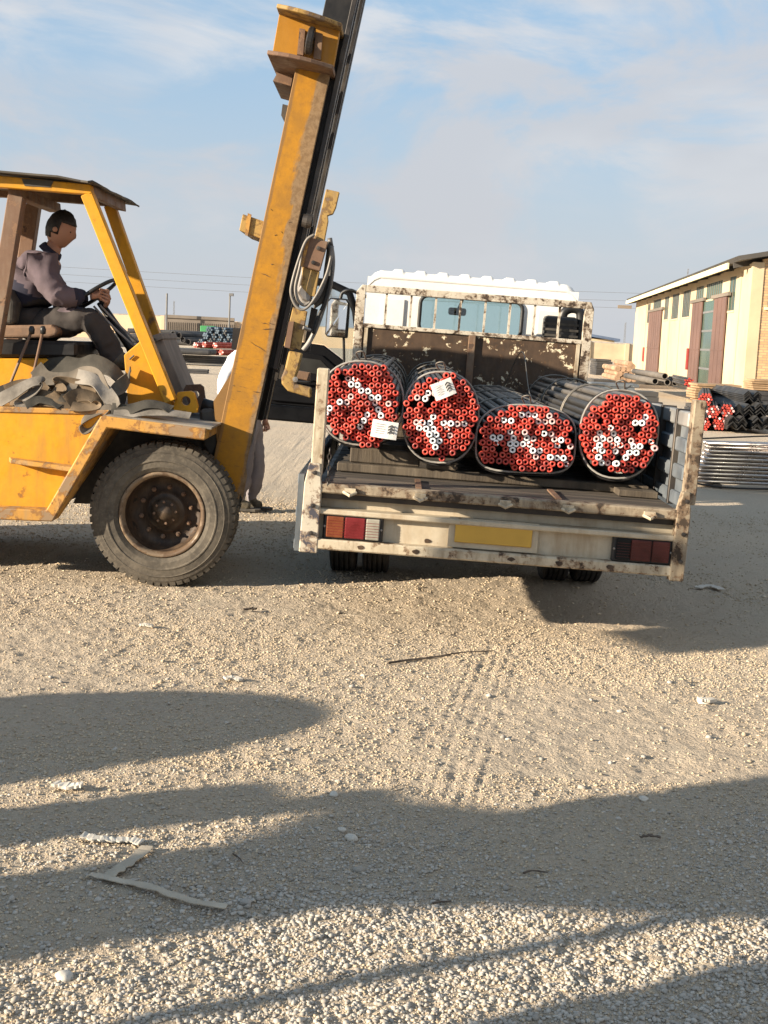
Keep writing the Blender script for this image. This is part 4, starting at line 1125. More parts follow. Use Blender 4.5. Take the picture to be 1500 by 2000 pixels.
# paper tags wired to the bundles
def paper_tag(px, py, Y, w_, h_, rot, label):
    c = at(px, py, Y); t = thing('paper_tag', c, label, 'tag')
    ca_, sa_ = math.cos(rot), math.sin(rot)
    ex = V(ca_, 0, sa_); ez = V(-sa_, -.12, ca_).normalized(); ny = ex.cross(ez)
    if ny.y > 0: ny = -ny
    R_ = lambda u, v, o=0.0: c + ex * u + ez * v + ny * o
    n_ = 6; vs_ = []; fs = []
    for o_ in (0, -.003):
        for i in range(n_ + 1):
            u = -w_ / 2 + w_ * i / n_; cv = .008 * math.sin(math.pi * i / n_)
            vs_ += [R_(u, -h_ / 2, cv + o_), R_(u, h_ / 2, cv * .6 + o_)]
    q = 2 * (n_ + 1)
    for i in range(n_):
        a_ = 2 * i; fs += [(a_, a_ + 2, a_ + 3, a_ + 1), (q + a_, q + a_ + 1, q + a_ + 3, q + a_ + 2), (a_, q + a_, q + a_ + 2, a_ + 2), (a_ + 1, a_ + 3, q + a_ + 3, q + a_ + 1)]
    MB().add(vs_, fs).build('card', 'paper', t)
    for j in range(3):
        z = -h_ * .20 + j * h_ * .17; mb = MB(); u0_ = w_ * .26; hw = w_ * .13
        for s in (-1, 1):
            mb.prism([R_(u0_ + s * hw, z, .0095), R_(u0_, z + h_ * .11, .0095), R_(u0_, z + h_ * .21, .0095), R_(u0_ + s * hw, z + h_ * .09, .0095)], ny * .0008)
        mb.build('chevron', 'ink', t)
    for j in range(5):
        z = h_ * .28 - j * h_ * .13; MB().prism([R_(-w_ * .40, z, .0088), R_(-w_ * random.uniform(-.02, .12), z, .0088), R_(-w_ * .02, z + h_ * .035, .0088), R_(-w_ * .40, z + h_ * .035, .0088)], ny * .0006).build('print_line', 'ink_grey', t)
    MB().tube(spline([R_(-w_ * .1, h_ * .46, .004), R_(-w_ * .1, h_ * .6, .0), R_(-w_ * .06, h_ * .75, -.03)], 4), .0015, 5).build('tie_wire', 'wire', t)


paper_tag(751, 839, 7.055, .150, .102, -.12, 'white paper tag with chevrons on the leftmost bundle')
paper_tag(866, 760, 7.05, .125, .098, .42, 'tilted white paper tag with chevrons on the second bundle')

# timbers under the bundles
for k_, (y, lab) in enumerate([(.72, 'timber bearer across the truck bed under the front of the bundles'), (2.2, 'timber bearer across the truck bed under the middle of the bundles'), (3.6, 'timber bearer across the truck bed by the headboard')]):
    o = MB(TW).box(-.93, .93, y - .05, y + .05, .822, .872).build('timber_bearer', 'wood_old', None, bevel=.006); tag(o, lab, 'timber')
mb = MB(TW); mb.box(-.40, -.22, .68, .72, .8735, .915); tag(mb.build('timber_block', 'wood_old', None, bevel=.008), 'small timber block between the two leftmost bundles', 'timber')
mb = MB(TW); mb.box(-.86, -.44, .73, .80, .8745, .965); tag(mb.build('timber_block', 'wood_old', None, bevel=.008), 'dark timber packing on the bearer right under the leftmost bundle', 'timber')
mb = MB(TW); mb.box(.72, .95, .5, 1.5, .822, .86); tag(mb.build('wood_board', 'wood_old', None, bevel=.004), 'flat board beside the right side gate on the truck bed', 'board')
tag(MB().tube(spline([TW(V(.28, 3.9, 1.25)), TW(V(.33, 3.0, 1.6)), TW(V(.35, 2.2, 1.28)), TW(V(.45, 1.2, 1.18)), TW(V(.50, .7, 1.05))]), .0035, 5).build('loose_wire', 'wire', None), 'thin loose wire rising above the third bundle', 'wire')

# ================================================================== FORKLIFT
YN = 7.66; YP = 7.80; YC = 8.60; YR = 2 * YC - YN
fl0 = V(at(318, 1138, 7.9).x, YC, 0)
fork = thing('forklift', fl0, 'old yellow forklift with tilted mast and rusty overhead guard', 'forklift')
Pp = lambda pts, Y: [at(x, y, Y) for x, y in pts]
EY = lambda d: V(0, d, 0)
# hull: side plates and body core
body = MB().prism(Pp([(-330, 800), (190, 806), (205, 815), (100, 1003), (-330, 985)], YP), EY(.05)).build('hull', 'yellow_paint', fork, bevel=.006)
MB().prism(Pp([(-330, 800), (190, 806), (205, 815), (100, 1003), (-330, 985)], 2 * YC - YP), EY(-.05)).build('side_plate', 'yellow_paint', body)
MB().prism([V(p.x, YP + .051, p.z) for p in Pp([(-330, 802), (192, 809), (96, 998), (-330, 983)], YP)], EY(2 * (YC - YP) - .102)).build('body_core', 'dusty_black', body)
MB().prism([V(p.x, YP - .012, p.z) for p in Pp([(-330, 783), (215, 801), (214, 811), (-330, 797)], YP)], EY(2 * (YC - YP) + .02)).build('deck', 'yellow_worn', body, bevel=.006)
# core between the front wheels
MB().prism([V(p.x, 8.22, p.z) for p in Pp([(190, 815), (420, 830), (430, 1010), (110, 1000)], YP)], EY(2 * (YC - 8.22))).build('axle_case', 'dusty_black', fork)
# fender band: sill, slanted front and top plate, one bent strip
mid = [(-330, 992), (96, 1008), (203, 824), (402, 849)]
cl_ = Pp(mid, YN)
th_ = .072
def strip(pts, th):
    out = []; k = len(pts)
    for i in range(k):
        d1 = (pts[i] - pts[i - 1]).normalized() if i else None
        d2 = (pts[i + 1] - pts[i]).normalized() if i < k - 1 else None
        n1 = V(-d1.z, 0, d1.x) if d1 else None; n2 = V(-d2.z, 0, d2.x) if d2 else None
        n = n1 if n2 is None else n2 if n1 is None else (n1 + n2).normalized()
        s = 1 if (n1 is None or n2 is None) else 1 / max(.4, n.dot(n1))
        out.append(n * (th / 2 * s))
    return out


for sd, y0 in ((1, YN), (-1, YR)):
    nn_ = strip(cl_, th_)
    up_ = [V(p.x, y0, p.z) + n for p, n in zip(cl_, nn_)]; dn_ = [V(p.x, y0, p.z) - n for p, n in zip(cl_, nn_)]
    dpt = (.139, .139, .54, .52) if sd > 0 else (-.139, -.139, -.54, -.52)
    mb = MB(); vs_ = []
    for i in range(4): vs_ += [up_[i], dn_[i], dn_[i] + V(0, .02 * sd, 0), up_[i] + V(0, dpt[i] , 0), dn_[i] + V(0, dpt[i], 0)]
    fs = []
    for i in range(3):
        a_, c_ = i * 5, i * 5 + 5
        fs += [(a_, c_, c_ + 1, a_ + 1), (a_, a_ + 3, c_ + 3, c_), (a_ + 1, c_ + 1, c_ + 4, a_ + 4), (a_ + 3, a_ + 4, c_ + 4, c_ + 3)]
    fs += [(15, 18, 19, 16), (0, 1, 4, 3)]
    mb.add(vs_, fs); mb.build('fender', 'yellow_worn' if sd > 0 else 'yellow_paint', fork, bevel=.008)
MB().prism([V(p.x, YN + .03, p.z + .001) for p in Pp([(206, 811), (412, 836), (411, 840), (205, 815)], YN)], EY(.54)).build('fender_top', 'grime_steel', fork)
# step plate
st = [at(30, 893, YP), at(150, 905, YP)]
step = MB().add([V(st[0].x, YP - .10, st[0].z), V(st[0].x + .39, YP - .12, st[0].z - .035), V(st[0].x + .39, YP - .001, st[0].z - .035), V(st[0].x - .04, YP - .001, st[0].z),
                 V(st[0].x, YP - .10, st[0].z - .03), V(st[0].x + .39, YP - .12, st[0].z - .065), V(st[0].x + .39, YP - .001, st[0].z - .065), V(st[0].x - .04, YP - .001, st[0].z - .03)],
                [(0, 1, 2, 3), (4, 7, 6, 5), (0, 4, 5, 1), (1, 5, 6, 2), (2, 6, 7, 3), (3, 7, 4, 0)]).build('step', 'yellow_worn', fork, bevel=.004)
# seat box, battery cover, dash cowl
MB().prism([V(p.x, 8.22, p.z) for p in Pp([(-330, 700), (138, 700), (143, 805), (-330, 795)], 8.22)], EY(.85)).build('seat_box', 'yellow_paint', fork, bevel=.01)
MB().prism([V(p.x, 8.2, p.z) for p in Pp([(-60, 662), (150, 668), (150, 699), (-60, 697)], 8.2)], EY(.8)).build('seat_base', 'black_steel', fork, bevel=.02)
seat = MB().prism([V(p.x, 8.30, p.z) for p in Pp([(-40, 636), (100, 634), (114, 643), (112, 655), (95, 660), (-40, 661)], 8.30)], EY(.56)).build('seat_cushion', 'seat_brown', fork, bevel=.02, seg=3)
MB().prism([V(p.x, 8.30, p.z) for p in Pp([(-42, 566), (15, 562), (30, 590), (27, 634), (-30, 634)], 8.30)], EY(.56)).build('seat_back', 'dusty_black', fork, bevel=.03, seg=3)
for x, xb in ((84, 62), (62, 22)):
    mb = MB(); mb.tube([at(x, 646, 8.15), at(xb, 745, 8.15), at(xb - 2, 790, 8.15)], .010, 7); lv = mb.build('control_lever', 'brown_metal', fork, smooth=True)
    MB().lathe([(.0001, -.025), (.017, -.02), (.02, .01), (.012, .03), (.0001, .032)], at(x, 646, 8.15), (0, 0, 1), 10).build('lever_knob', 'black_plastic', lv, smooth=True)
MB().prism([V(p.x, 8.18, p.z) for p in Pp([(242, 693), (277, 664), (300, 690), (345, 800), (250, 800)], 8.18)], EY(.04)).build('dash_cowl', 'yellow_paint', fork, bevel=.006)
MB().prism([V(p.x, 8.221, p.z) for p in Pp([(262, 680), (290, 690), (318, 800), (290, 800)], 8.18)], EY(.8)).build('dash_panel', 'dusty_black', fork)
MB().prism([V(p.x, 8.60, p.z) for p in Pp([(286, 662), (316, 658), (372, 800), (322, 800)], 8.60)], EY(.55)).build('front_board', 'board_grey', fork, bevel=.005)
MB().prism([V(p.x, 8.57, p.z) for p in Pp([(283, 660), (314, 650), (318, 662), (287, 674)], 8.57)], EY(.6)).build('board_clamp', 'board_grey', fork, bevel=.004)
for x, y in ((288, 667), (302, 663)): MB().lathe([(.0001, -.014), (.010, -.012), (.010, 0)], at(x, y, 8.57), (0, 1, 0), 8).build('bolt', 'dark_steel', fork)
MB().tube([at(253, 702, 8.17), at(262, 694, 8.17)], .006, 6).build('cowl_latch', 'dark_steel', fork)
# steering column and wheel
MB().tube([at(195, 590, 8.6), at(255, 678, 8.6), at(270, 720, 8.6)], [.026, .034, .045], 10).build('steering_column', 'black_steel', fork, smooth=True)
sc_ = at(187, 584, 8.6); ax_ = (at(195, 590, 8.6) - at(255, 678, 8.6)).normalized()
pts = []
e1 = ax_.cross(V(0, 1, 0)).normalized(); e2 = V(0, 1, 0)
for i in range(28):
    a_ = 2 * math.pi * i / 28; pts.append(sc_ + ax_ * .03 + e1 * (.19 * math.cos(a_)) + e2 * (.19 * math.sin(a_)))
sw = MB().tube(pts, .014, 8, closed=True).build('steering_wheel', 'black_plastic', fork, smooth=True)
for a_ in (0.3, 2.4, 4.5):
    MB().tube([sc_, sc_ + ax_ * .03 + e1 * (.185 * math.cos(a_)) + e2 * (.185 * math.sin(a_))], .010, 6).build('spoke', 'black_plastic', sw)
for (a_, b_) in (((195, 596), (272, 670)), ((183, 598), (262, 676))):
    MB().tube(spline([at(*a_, 8.45), at((a_[0] + b_[0]) / 2, (a_[1] + b_[1]) / 2 + 3, 8.45), at(*b_, 8.45)], 5), .008, 6).build('hydraulic_line', 'hose', fork, smooth=True)
# overhead guard
YG0, YG1 = 8.05, 9.10


def post(p, q, Y, w_, name, mat, dpth=.09):
    a, c = at(*p, Y), at(*q, Y); d = (c - a).normalized(); n = V(d.z, 0, -d.x) * (w_ / 2)
    return MB().prism([a - n, a + n, c + n, c - n], EY(dpth)).build(name, mat, fork, bevel=.006)


post((168, 378), (332, 785), YG0, .078, 'guard_post', 'yellow_paint')
post((212, 400), (306, 668), YG1, .078, 'guard_post', 'yellow_paint')
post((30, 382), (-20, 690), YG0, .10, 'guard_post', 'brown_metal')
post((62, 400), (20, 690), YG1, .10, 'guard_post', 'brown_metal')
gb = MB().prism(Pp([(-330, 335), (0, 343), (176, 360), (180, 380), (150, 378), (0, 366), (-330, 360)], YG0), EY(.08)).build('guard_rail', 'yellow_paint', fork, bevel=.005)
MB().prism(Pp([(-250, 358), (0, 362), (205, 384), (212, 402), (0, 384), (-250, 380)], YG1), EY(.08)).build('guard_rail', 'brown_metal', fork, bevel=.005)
MB().prism(Pp([(160, 358), (182, 362), (184, 384), (163, 380)], YG0 + .081), EY(YG1 - YG0 - .082)).build('guard_crossbar', 'brown_metal', fork, bevel=.004)
MB().prism(Pp([(15, 366), (40, 366), (42, 386), (16, 385)], YG0 + .081), EY(YG1 - YG0 - .082)).build('guard_crossbar', 'brown_metal', fork, bevel=.004)
MB().prism(Pp([(42, 349), (105, 353), (98, 366), (48, 363)], YG0 - .004), EY(.003)).build('worn_patch', 'roof_sheet', gb)
# torn roof sheet
random.seed(14)
prof_ = [(-330, 326), (-200, 327), (-120, 328), (-60, 331), (0, 335), (60, 341), (120, 348), (165, 354), (180, 356), (188, 357.5), (196, 360)]
mb = MB(); rows = 14; vs_ = []
for j in range(rows + 1):
    Y = YG0 - .10 + (YG1 + .2 - YG0 + .1) * j / rows
    for i, (x, y) in enumerate(prof_):
        p = at(x, y, YG0); jx = .03 * mnoise.noise(V(j * .45, i, 8)) if i >= 9 else 0; jz = .016 * mnoise.noise(V(i * .6, j * .33, 3)) + random.uniform(-.0015, .0015)
        vs_.append(V(p.x + jx - (.02 * random.random() * (i == 10)), Y + (random.uniform(-.02, .02) if j in (0, rows) else 0), p.z + jz))
k = len(prof_)
mb.add(vs_, [(j * k + i, j * k + i + 1, (j + 1) * k + i + 1, (j + 1) * k + i) for j in range(rows) for i in range(k - 1)])
rs = mb.build('guard_roof', 'roof_sheet', fork); so_ = rs.modifiers.new('solid', 'SOLIDIFY'); so_.thickness = .012
# tilt lugs with eyes
def lug(pts, hole, hr, Y, mat, name='tilt_lug'):
    outer = Pp(pts, Y); hc = at(*hole, Y); n_ = 16
    # ring of quads between the hole and the outline, both faces
    mb = MB(); ring = []; out2 = []
    for i in range(n_):
        a_ = 2 * math.pi * i / n_; d = V(math.cos(a_), 0, math.sin(a_)); ring.append(hc + d * hr)
        best = None
        for j in range(len(outer)):
            p, q = outer[j], outer[(j + 1) % len(outer)]; e = q - p; den = d.x * e.z - d.z * e.x
            if abs(den) < 1e-9: continue
            w_ = p - hc; tt = (w_.x * e.z - w_.z * e.x) / den; uu = (w_.x * d.z - w_.z * d.x) / den
            if tt > 0 and -1e-6 <= uu <= 1 + 1e-6 and (best is None or tt < best): best = tt
        out2.append(hc + d * best)
    t4 = V(0, .045, 0)
    vs_ = ring + out2 + [p + t4 for p in ring] + [p + t4 for p in out2]; fs = []
    for i in range(n_):
        j = (i + 1) % n_
        fs += [(i, n_ + i, n_ + j, j), (2 * n_ + i, 2 * n_ + j, 3 * n_ + j, 3 * n_ + i), (i, j, 2 * n_ + j, 2 * n_ + i), (n_ + i, 3 * n_ + i, 3 * n_ + j, n_ + j)]
    return mb.add(vs_, fs).build(name, mat, fork)


lug([(336, 806), (346, 766), (378, 763), (390, 806)], (363, 783), .031, 8.12, 'yellow_paint')
lug([(352, 806), (360, 752), (396, 750), (404, 806)], (381, 771), .028, 8.62, 'brown_metal')
lug([(400, 806), (402, 795), (420, 795), (430, 806)], (413, 801), .01, 8.30, 'brown_metal', 'pivot_bracket')
MB().tube([at(395, 790, 8.3), at(430, 800, 8.3)], .045, 12).build('tilt_cylinder', 'black_steel', fork, smooth=True)
MB().prism(Pp([(388, 800), (415, 798), (428, 812), (428, 870), (412, 900), (395, 870)], 8.17), EY(.5)).build('axle_bracket', 'dusty_black', fork, bevel=.02)


# wheels
def fork_wheel(c, out, r=.468, w_=.30):
    ax = V(0, out, 0)          # towards the outside
    s = w_ / 2
    prof = [(.262, s * .62), (.285, s * .86), (.31, s * .97), (.345, s * 1.0), (.35, s * 1.035), (.356, s * 1.035), (.362, s * 1.01), (.40, s * .97), (.404, s * .985), (.410, s * .95), (.418, s * .93), (.435, s * .90), (.455, s * .80), (.460, s * .60), (.460, -s * .6), (.452, -s * .8), (.40, -s * .96), (.36, -s), (.285, -s * .86), (.262, -s * .62)]
    mb = MB(); mb.lathe(prof, c, ax, 72)
    n = 58
    for i in range(n):
        a_ = 2 * math.pi * (i + random.uniform(-.04, .04)) / n; rd = V(math.cos(a_), 0, math.sin(a_)); tg = V(-math.sin(a_), 0, math.cos(a_))
        for sg in (1, -1):
            for (r0_, r1_, s0, s1, wd_) in ((.425, r, .26, .905, .0198), (.452, r - .001, .02, .2, .020)):
                off = 0 if sg > 0 else math.pi / n
                rd2 = V(math.cos(a_ + off), 0, math.sin(a_ + off)); tg2 = V(-math.sin(a_ + off), 0, math.cos(a_ + off))
                vv = []
                for (rr_, ss) in ((r0_, s0), (r0_, s1), (r1_, s1 - .10), (r1_, s0)):
                    for e in (-1, 1): vv.append(c + rd2 * rr_ + ax * (s * ss * sg) + tg2 * (wd_ * e * (1 if rr_ < .44 else .9)))
                mb.add(vv, [(0, 2, 4, 6), (1, 7, 5, 3), (0, 1, 3, 2), (2, 3, 5, 4), (4, 5, 7, 6), (6, 7, 1, 0)])
    wh_ = mb.build('wheel', 'tyre', fork)
    MB().lathe([(.262, s * .60), (.272, s * .80), (.280, s * .86), (.272, s * .90), (.255, s * .84), (.245, s * .62)], c, ax, 56).build('rim_lip', 'rim_lip', wh_, smooth=True)
    MB().lathe([(.245, s * .62), (.238, s * .2), (.225, -s * .15), (.19, -s * .25), (.14, -s * .22), (.13, -s * .1), (.12, -s * .08)], c, ax, 48).build('rim', 'rim_rust', wh_, smooth=True)
    MB().lathe([(.262, -s * .6), (.24, -s * .7), (.15, -s * .3)], c, ax, 32).build('rim_back', 'rim_rust', wh_, smooth=True)
    MB().lathe([(.125, -s * .1), (.10, -s * .05), (.09, s * .02), (.075, s * .12), (.05, s * .2), (.045, s * .28), (.0001, s * .30)], c, ax, 28).build('hub', 'hub_grease', wh_, smooth=True)
    for i in range(10):
        a_ = 2 * math.pi * i / 10 + .2; rd = V(math.cos(a_), 0, math.sin(a_))
        MB().lathe([(.016, 0), (.016, .022), (.009, .024), (.009, .04), (.0001, .041)], c + rd * .165 + ax * (-s * .25), ax, 6).build('wheel_nut', 'brown_metal', wh_)
    for i in range(8):
        a_ = 2 * math.pi * i / 8 + .1; rd = V(math.cos(a_), 0, math.sin(a_))
        MB().lathe([(.009, 0), (.009, .012), (.0001, .013)], c + rd * .07 + ax * (s * .10), ax, 6).build('hub_bolt', 'brown_metal', wh_)
    return wh_


wc = at(318, 998, 7.84)
fork_wheel(V(wc.x, 7.94, .462), -1)
fork_wheel(V(wc.x - .10, 2 * YC - 8.22, .462), 1)
for y in (8.15, 9.05): fork_wheel(V(wc.x - 2.15, y, .462), -1 if y < YC else 1)
MB().box(wc.x - 3.0, wc.x - 2.1, YP + .06, 2 * YC - YP - .06, .45, 1.15).build('counterweight', 'yellow_paint', fork, bevel=.08, seg=2)

# mast: outer channels, raised inner channels, crossheads
YM = 8.15; YM2 = 9.02
mA = at(504, 800, YM); mB = at(646, 140, YM); me_ = (mB - mA).normalized(); mf = V(me_.z, 0, -me_.x)       # along and forward


def mpt(s_, f_, Y): return V(mA.x, 0, mA.z) + me_ * s_ + mf * f_ + V(0, Y, 0)


def mprism(s0, s1, f0, f1, Y0, Y1, name, mat, parent=None, bev=.004):
    return MB().prism([mpt(s0, f0, Y0), mpt(s1, f0, Y0), mpt(s1, f1, Y0), mpt(s0, f1, Y0)], EY(Y1 - Y0)).build(name, mat, parent or fork, bevel=bev)


ST = (mB - mA).length; SB = -.62; TOP = ST + .10; mw = .222
mast = mprism(SB, TOP, -mw, 0, YM, YM + .028, 'mast', 'yellow_mast')
mprism(SB, TOP, -mw, -mw + .025, YM + .029, YM + .11, 'mast_flange', 'yellow_mast', mast)
mprism(-.25, TOP, -.024, 0, YM + .029, YM + .11, 'mast_flange', 'dark_steel', mast)
mprism(-.12, TOP, -mw, 0, YM2 - .028, YM2, 'far_channel', 'yellow_mast', mast)
mprism(-.12, TOP, -mw, -mw + .025, YM2 - .11, YM2 - .029, 'mast_flange', 'yellow_mast', mast)
mprism(-.12, TOP, -.024, 0, YM2 - .11, YM2 - .029, 'mast_flange', 'dark_steel', mast)
def ragged(f0, f1, s0, s1, mat, th, amp, seed, parent):
    random.seed(seed); k = 46; lf = []; rt = []
    for i in range(k + 1):
        sv = s0 + (s1 - s0) * i / k; w_ = min(1, 6 * min(i, k - i) / k)
        lf.append(mpt(sv, f1 + (f0 - f1) * w_ * (1 + amp * mnoise.noise(V(sv * 3.1, seed, 0)) * 1.6 + amp * .5 * random.uniform(-1, 1)), YM - th)); rt.append(mpt(sv, f1, YM - th))
    mb = MB(); n = k + 1
    mb.add(lf + rt + [p + V(0, th - .0008, 0) for p in lf + rt], [(i, i + 1, n + i + 1, n + i) for i in range(k)] + [(2 * n + i, 3 * n + i, 3 * n + i + 1, 2 * n + i + 1) for i in range(k)] + [(i, 2 * n + i, 2 * n + i + 1, i + 1) for i in range(k)] + [(n + i, n + i + 1, 3 * n + i + 1, 3 * n + i) for i in range(k)])
    return mb.build('worn_edge', mat, parent)


plain('worn_grey', (.135, .10, .068), .8, 0, .35, 8, .2, c2=(.19, .15, .11), sc=(1, 1, .4))
plain('scuff', (.085, .05, .028), .8, 0, .4, 30, .2)
def mast_paint():
    m, nt, bs = new_mat('mast_face'); co = coord(nt); o_ = V(mA.x, 0, mA.z) - V(fl0.x, 0, fl0.z)
    rel = N(nt, 'ShaderNodeVectorMath', {0: co, 1: tuple(o_)}, operation='SUBTRACT').outputs[0]
    fq = N(nt, 'ShaderNodeVectorMath', {0: rel, 1: tuple(mf)}, operation='DOT_PRODUCT').outputs['Value']
    sq = N(nt, 'ShaderNodeVectorMath', {0: rel, 1: tuple(me_)}, operation='DOT_PRODUCT').outputs['Value']
    fs_ = N(nt, 'ShaderNodeCombineXYZ', {0: math_n(nt, 'MULTIPLY', fq, 1.0), 1: sq}).outputs[0]
    n1 = noise_n(nt, N(nt, 'ShaderNodeMapping', {0: fs_, 'Scale': (7, 2.2, 1)}).outputs[0], 1.6, 6, .62, .4)
    n2 = noise_n(nt, fs_, 26, 6, .7); n3 = noise_n(nt, N(nt, 'ShaderNodeMapping', {0: fs_, 'Scale': (3, 34, 1)}).outputs[0], 3.2, 5, .7, .8)
    n4 = noise_n(nt, fs_, 5, 5, .6)
    k = mix(nt, rng_map(nt, n4, .35, .68), (.40, .185, .014), (.30, .145, .02)); k = mix(nt, rng_map(nt, n2, .4, .8, 0, .5), k, (.20, .10, .025))
    hi = rng_map(nt, sq, .5, 1.7)
    edge = math_n(nt, 'ADD', math_n(nt, 'MULTIPLY', n1, .20), math_n(nt, 'ADD', fq, math_n(nt, 'MULTIPLY', hi, .055)))
    k = mix(nt, rng_map(nt, edge, .055, .085, 0, .8), k, mix(nt, rng_map(nt, n2, .4, .62), (.20, .15, .10), (.125, .09, .06)))
    le = math_n(nt, 'SUBTRACT', math_n(nt, 'MULTIPLY', n1, .05), math_n(nt, 'ADD', fq, .222))
    k = mix(nt, rng_map(nt, le, -.004, .010, 0, .75), k, (.17, .10, .045))
    low = rng_map(nt, sq, 1.0, .3)
    sc_ = math_n(nt, 'MULTIPLY', rng_map(nt, n3, .60, .66), rng_map(nt, n1, .42, .56))
    k = mix(nt, math_n(nt, 'MULTIPLY', sc_, math_n(nt, 'ADD', math_n(nt, 'MULTIPLY', low, .8), .08)), k, (.075, .045, .025))
    k = mix(nt, rng_map(nt, n2, .70, .735, 0, .85), k, (.10, .05, .025))
    nt.links.new(k, bs.inputs['Base Color']); bs.inputs['Roughness'].default_value = .62; bs.inputs['Specular IOR Level'].default_value = .25
    bump(nt, bs, n2, .2, .005)


mast_paint(); mast.data.materials[0] = M['mast_face']
random.seed(12)
for i in range(12):
    sv = random.choice([random.uniform(-.1, 1.0), random.uniform(.1, .75), random.uniform(.2, 2.0)]); fv = random.uniform(-mw + .02, -.05); ln = random.uniform(.01, .12) if sv < .9 else random.uniform(.006, .02); tl = random.gauss(.0, .25) if sv < .9 else random.uniform(-1, 1)
    ln = min(ln, -.012 - fv); hh_ = random.uniform(.0015, .004); pts = []
    n = 6
    up_ = [(fv + ln * j / n, sv + tl * ln * j / n + random.uniform(0, .004) + hh_ * math.sin(math.pi * (j + .4) / (n + .8))) for j in range(n + 1)]; dn_ = [(f_, s_ - hh_ * 1.6 * math.sin(math.pi * (j + .4) / (n + .8))) for j, (f_, s_) in enumerate(up_)]
    MB().prism([mpt(s_, f_, YM - .003) for f_, s_ in up_ + dn_[::-1]], EY(.0012)).build('scratch', 'scuff', mast)
inn = mprism(SB + .9, TOP + 1.5, -.14, .062, YM + .112, YM + .14, 'inner_mast', 'black_steel')
mprism(SB + .9, TOP + 1.5, .030, .062, YM + .06, YM + .111, 'mast_flange', 'dark_steel', inn)
mprism(SB + .9, TOP + 1.5, -.14, -.11, YM + .141, YM + .2, 'mast_flange', 'black_steel', inn)
mprism(SB + .9, TOP + 1.5, -.14, .062, YM2 - .14, YM2 - .112, 'far_channel', 'black_steel', inn)
mprism(SB + .9, TOP + 1.5, .030, .062, YM2 - .2, YM2 - .141, 'mast_flange', 'black_steel', inn)
mprism(SB + .9, TOP + 1.5, -.14, -.11, YM2 - .2, YM2 - .141, 'mast_flange', 'black_steel', inn)
for s_ in (.1, 1.2, TOP + .9): mprism(s_, s_ + .1, -.10, -.06, YM + .15, YM2 - .15, 'inner_crossbar', 'black_steel', inn)
MB().tube([mpt(-.1, -.04, 8.585), mpt(TOP + .6, -.04, 8.585)], .05, 14).build('lift_cylinder', 'black_steel', fork, smooth=True)
for y in (8.42, 8.75):
    MB().ribbon([mpt(.2, .05, y), mpt(1.0, .05, y), mpt(TOP + 1.0, .05, y)], [V(0, 1, 0)] * 3, .04, .02).build('lift_chain', 'dark_steel', fork)
# lower flare of the mast
MB().prism(Pp([(459, 700), (451, 729), (417, 784), (424, 867), (446, 910), (474, 975), (482, 930), (470, 800)], YM + .004), EY(.022)).build('mast_gusset', 'mast_face', mast)
# crosshead at the top of the outer mast
ch_ = MB().prism(Pp([(546, 24), (664, 58), (650, 135), (531, 110)], 8.06), EY(.085)).build('crosshead', 'yellow_mast', fork, bevel=.003)
MB().prism(Pp([(546, 24), (664, 58), (650, 135), (531, 110)], YM2 + .005), EY(.05)).build('crosshead_far', 'yellow_mast', ch_)


def cplate(x0, y0, x1, y1, Y0, Y1, th_, name, mat):
    a, c = at(x0, y0, 8.06), at(x1, y1, 8.06); d = (c - a); mb = MB(); n = 7; top = []
    for i in range(n):
        f = i / (n - 1); bul = .16 * math.sin(math.pi * (f * .8 + .2)) if Y0 < 8 else 0
        top.append(V(a.x + d.x * f, Y0 - bul * .5, a.z + d.z * f))
    poly = top + [V(c.x, Y1, c.z), V(a.x, Y1, a.z)]
    n_ = V(-d.z, 0, d.x).normalized()
    return mb.prism(poly, n_ * th_).build(name, mat, ch_, bevel=.004)


cplate(544, 28, 668, 62, 7.95, YM2 + .06, .026, 'crosshead_plate', 'olive_metal')
cplate(526, 117, 652, 143, 7.95, YM2 + .06, .026, 'crosshead_plate', 'brown_metal')
MB().lathe([(.03, -.02), (.075, -.02), (.085, -.012), (.085, .012), (.075, .02), (.03, .02)], at(606, 80, 7.98), mf, 26).build('roller', 'dark_steel', ch_, smooth=False)
MB().prism(Pp([(585, 55), (596, 57), (592, 108), (580, 106)], 8.02), EY(.04)).build('roller_bracket', 'brown_metal', ch_)
MB().prism(Pp([(617, 62), (630, 66), (626, 116), (612, 114)], 8.02), EY(.04)).build('roller_bracket', 'brown_metal', ch_)
MB().prism(Pp([(534, 120), (575, 130), (568, 168), (533, 158), (540, 145)], 8.4), EY(.6)).build('rear_crossbar', 'brown_metal', fork)
MB().prism(Pp([(552, 203), (563, 206), (556, 240), (549, 225)], 8.3), EY(.7)).build('rear_crossbar', 'dark_steel', fork)
MB().prism(Pp([(455, 640), (474, 642), (466, 684), (452, 682)], 8.25), EY(.7)).build('rear_crossbar', 'black_steel', fork)
rc = MB().prism(Pp([(474, 418), (515, 432), (510, 466), (467, 450)], 8.2), EY(.72)).build('rear_crossbar', 'olive_metal', fork, bevel=.004)
MB().prism(Pp([(484, 416), (491, 419), (484, 461), (478, 459)], 8.185), EY(.014)).build('weld_strap', 'yellow_worn', rc)
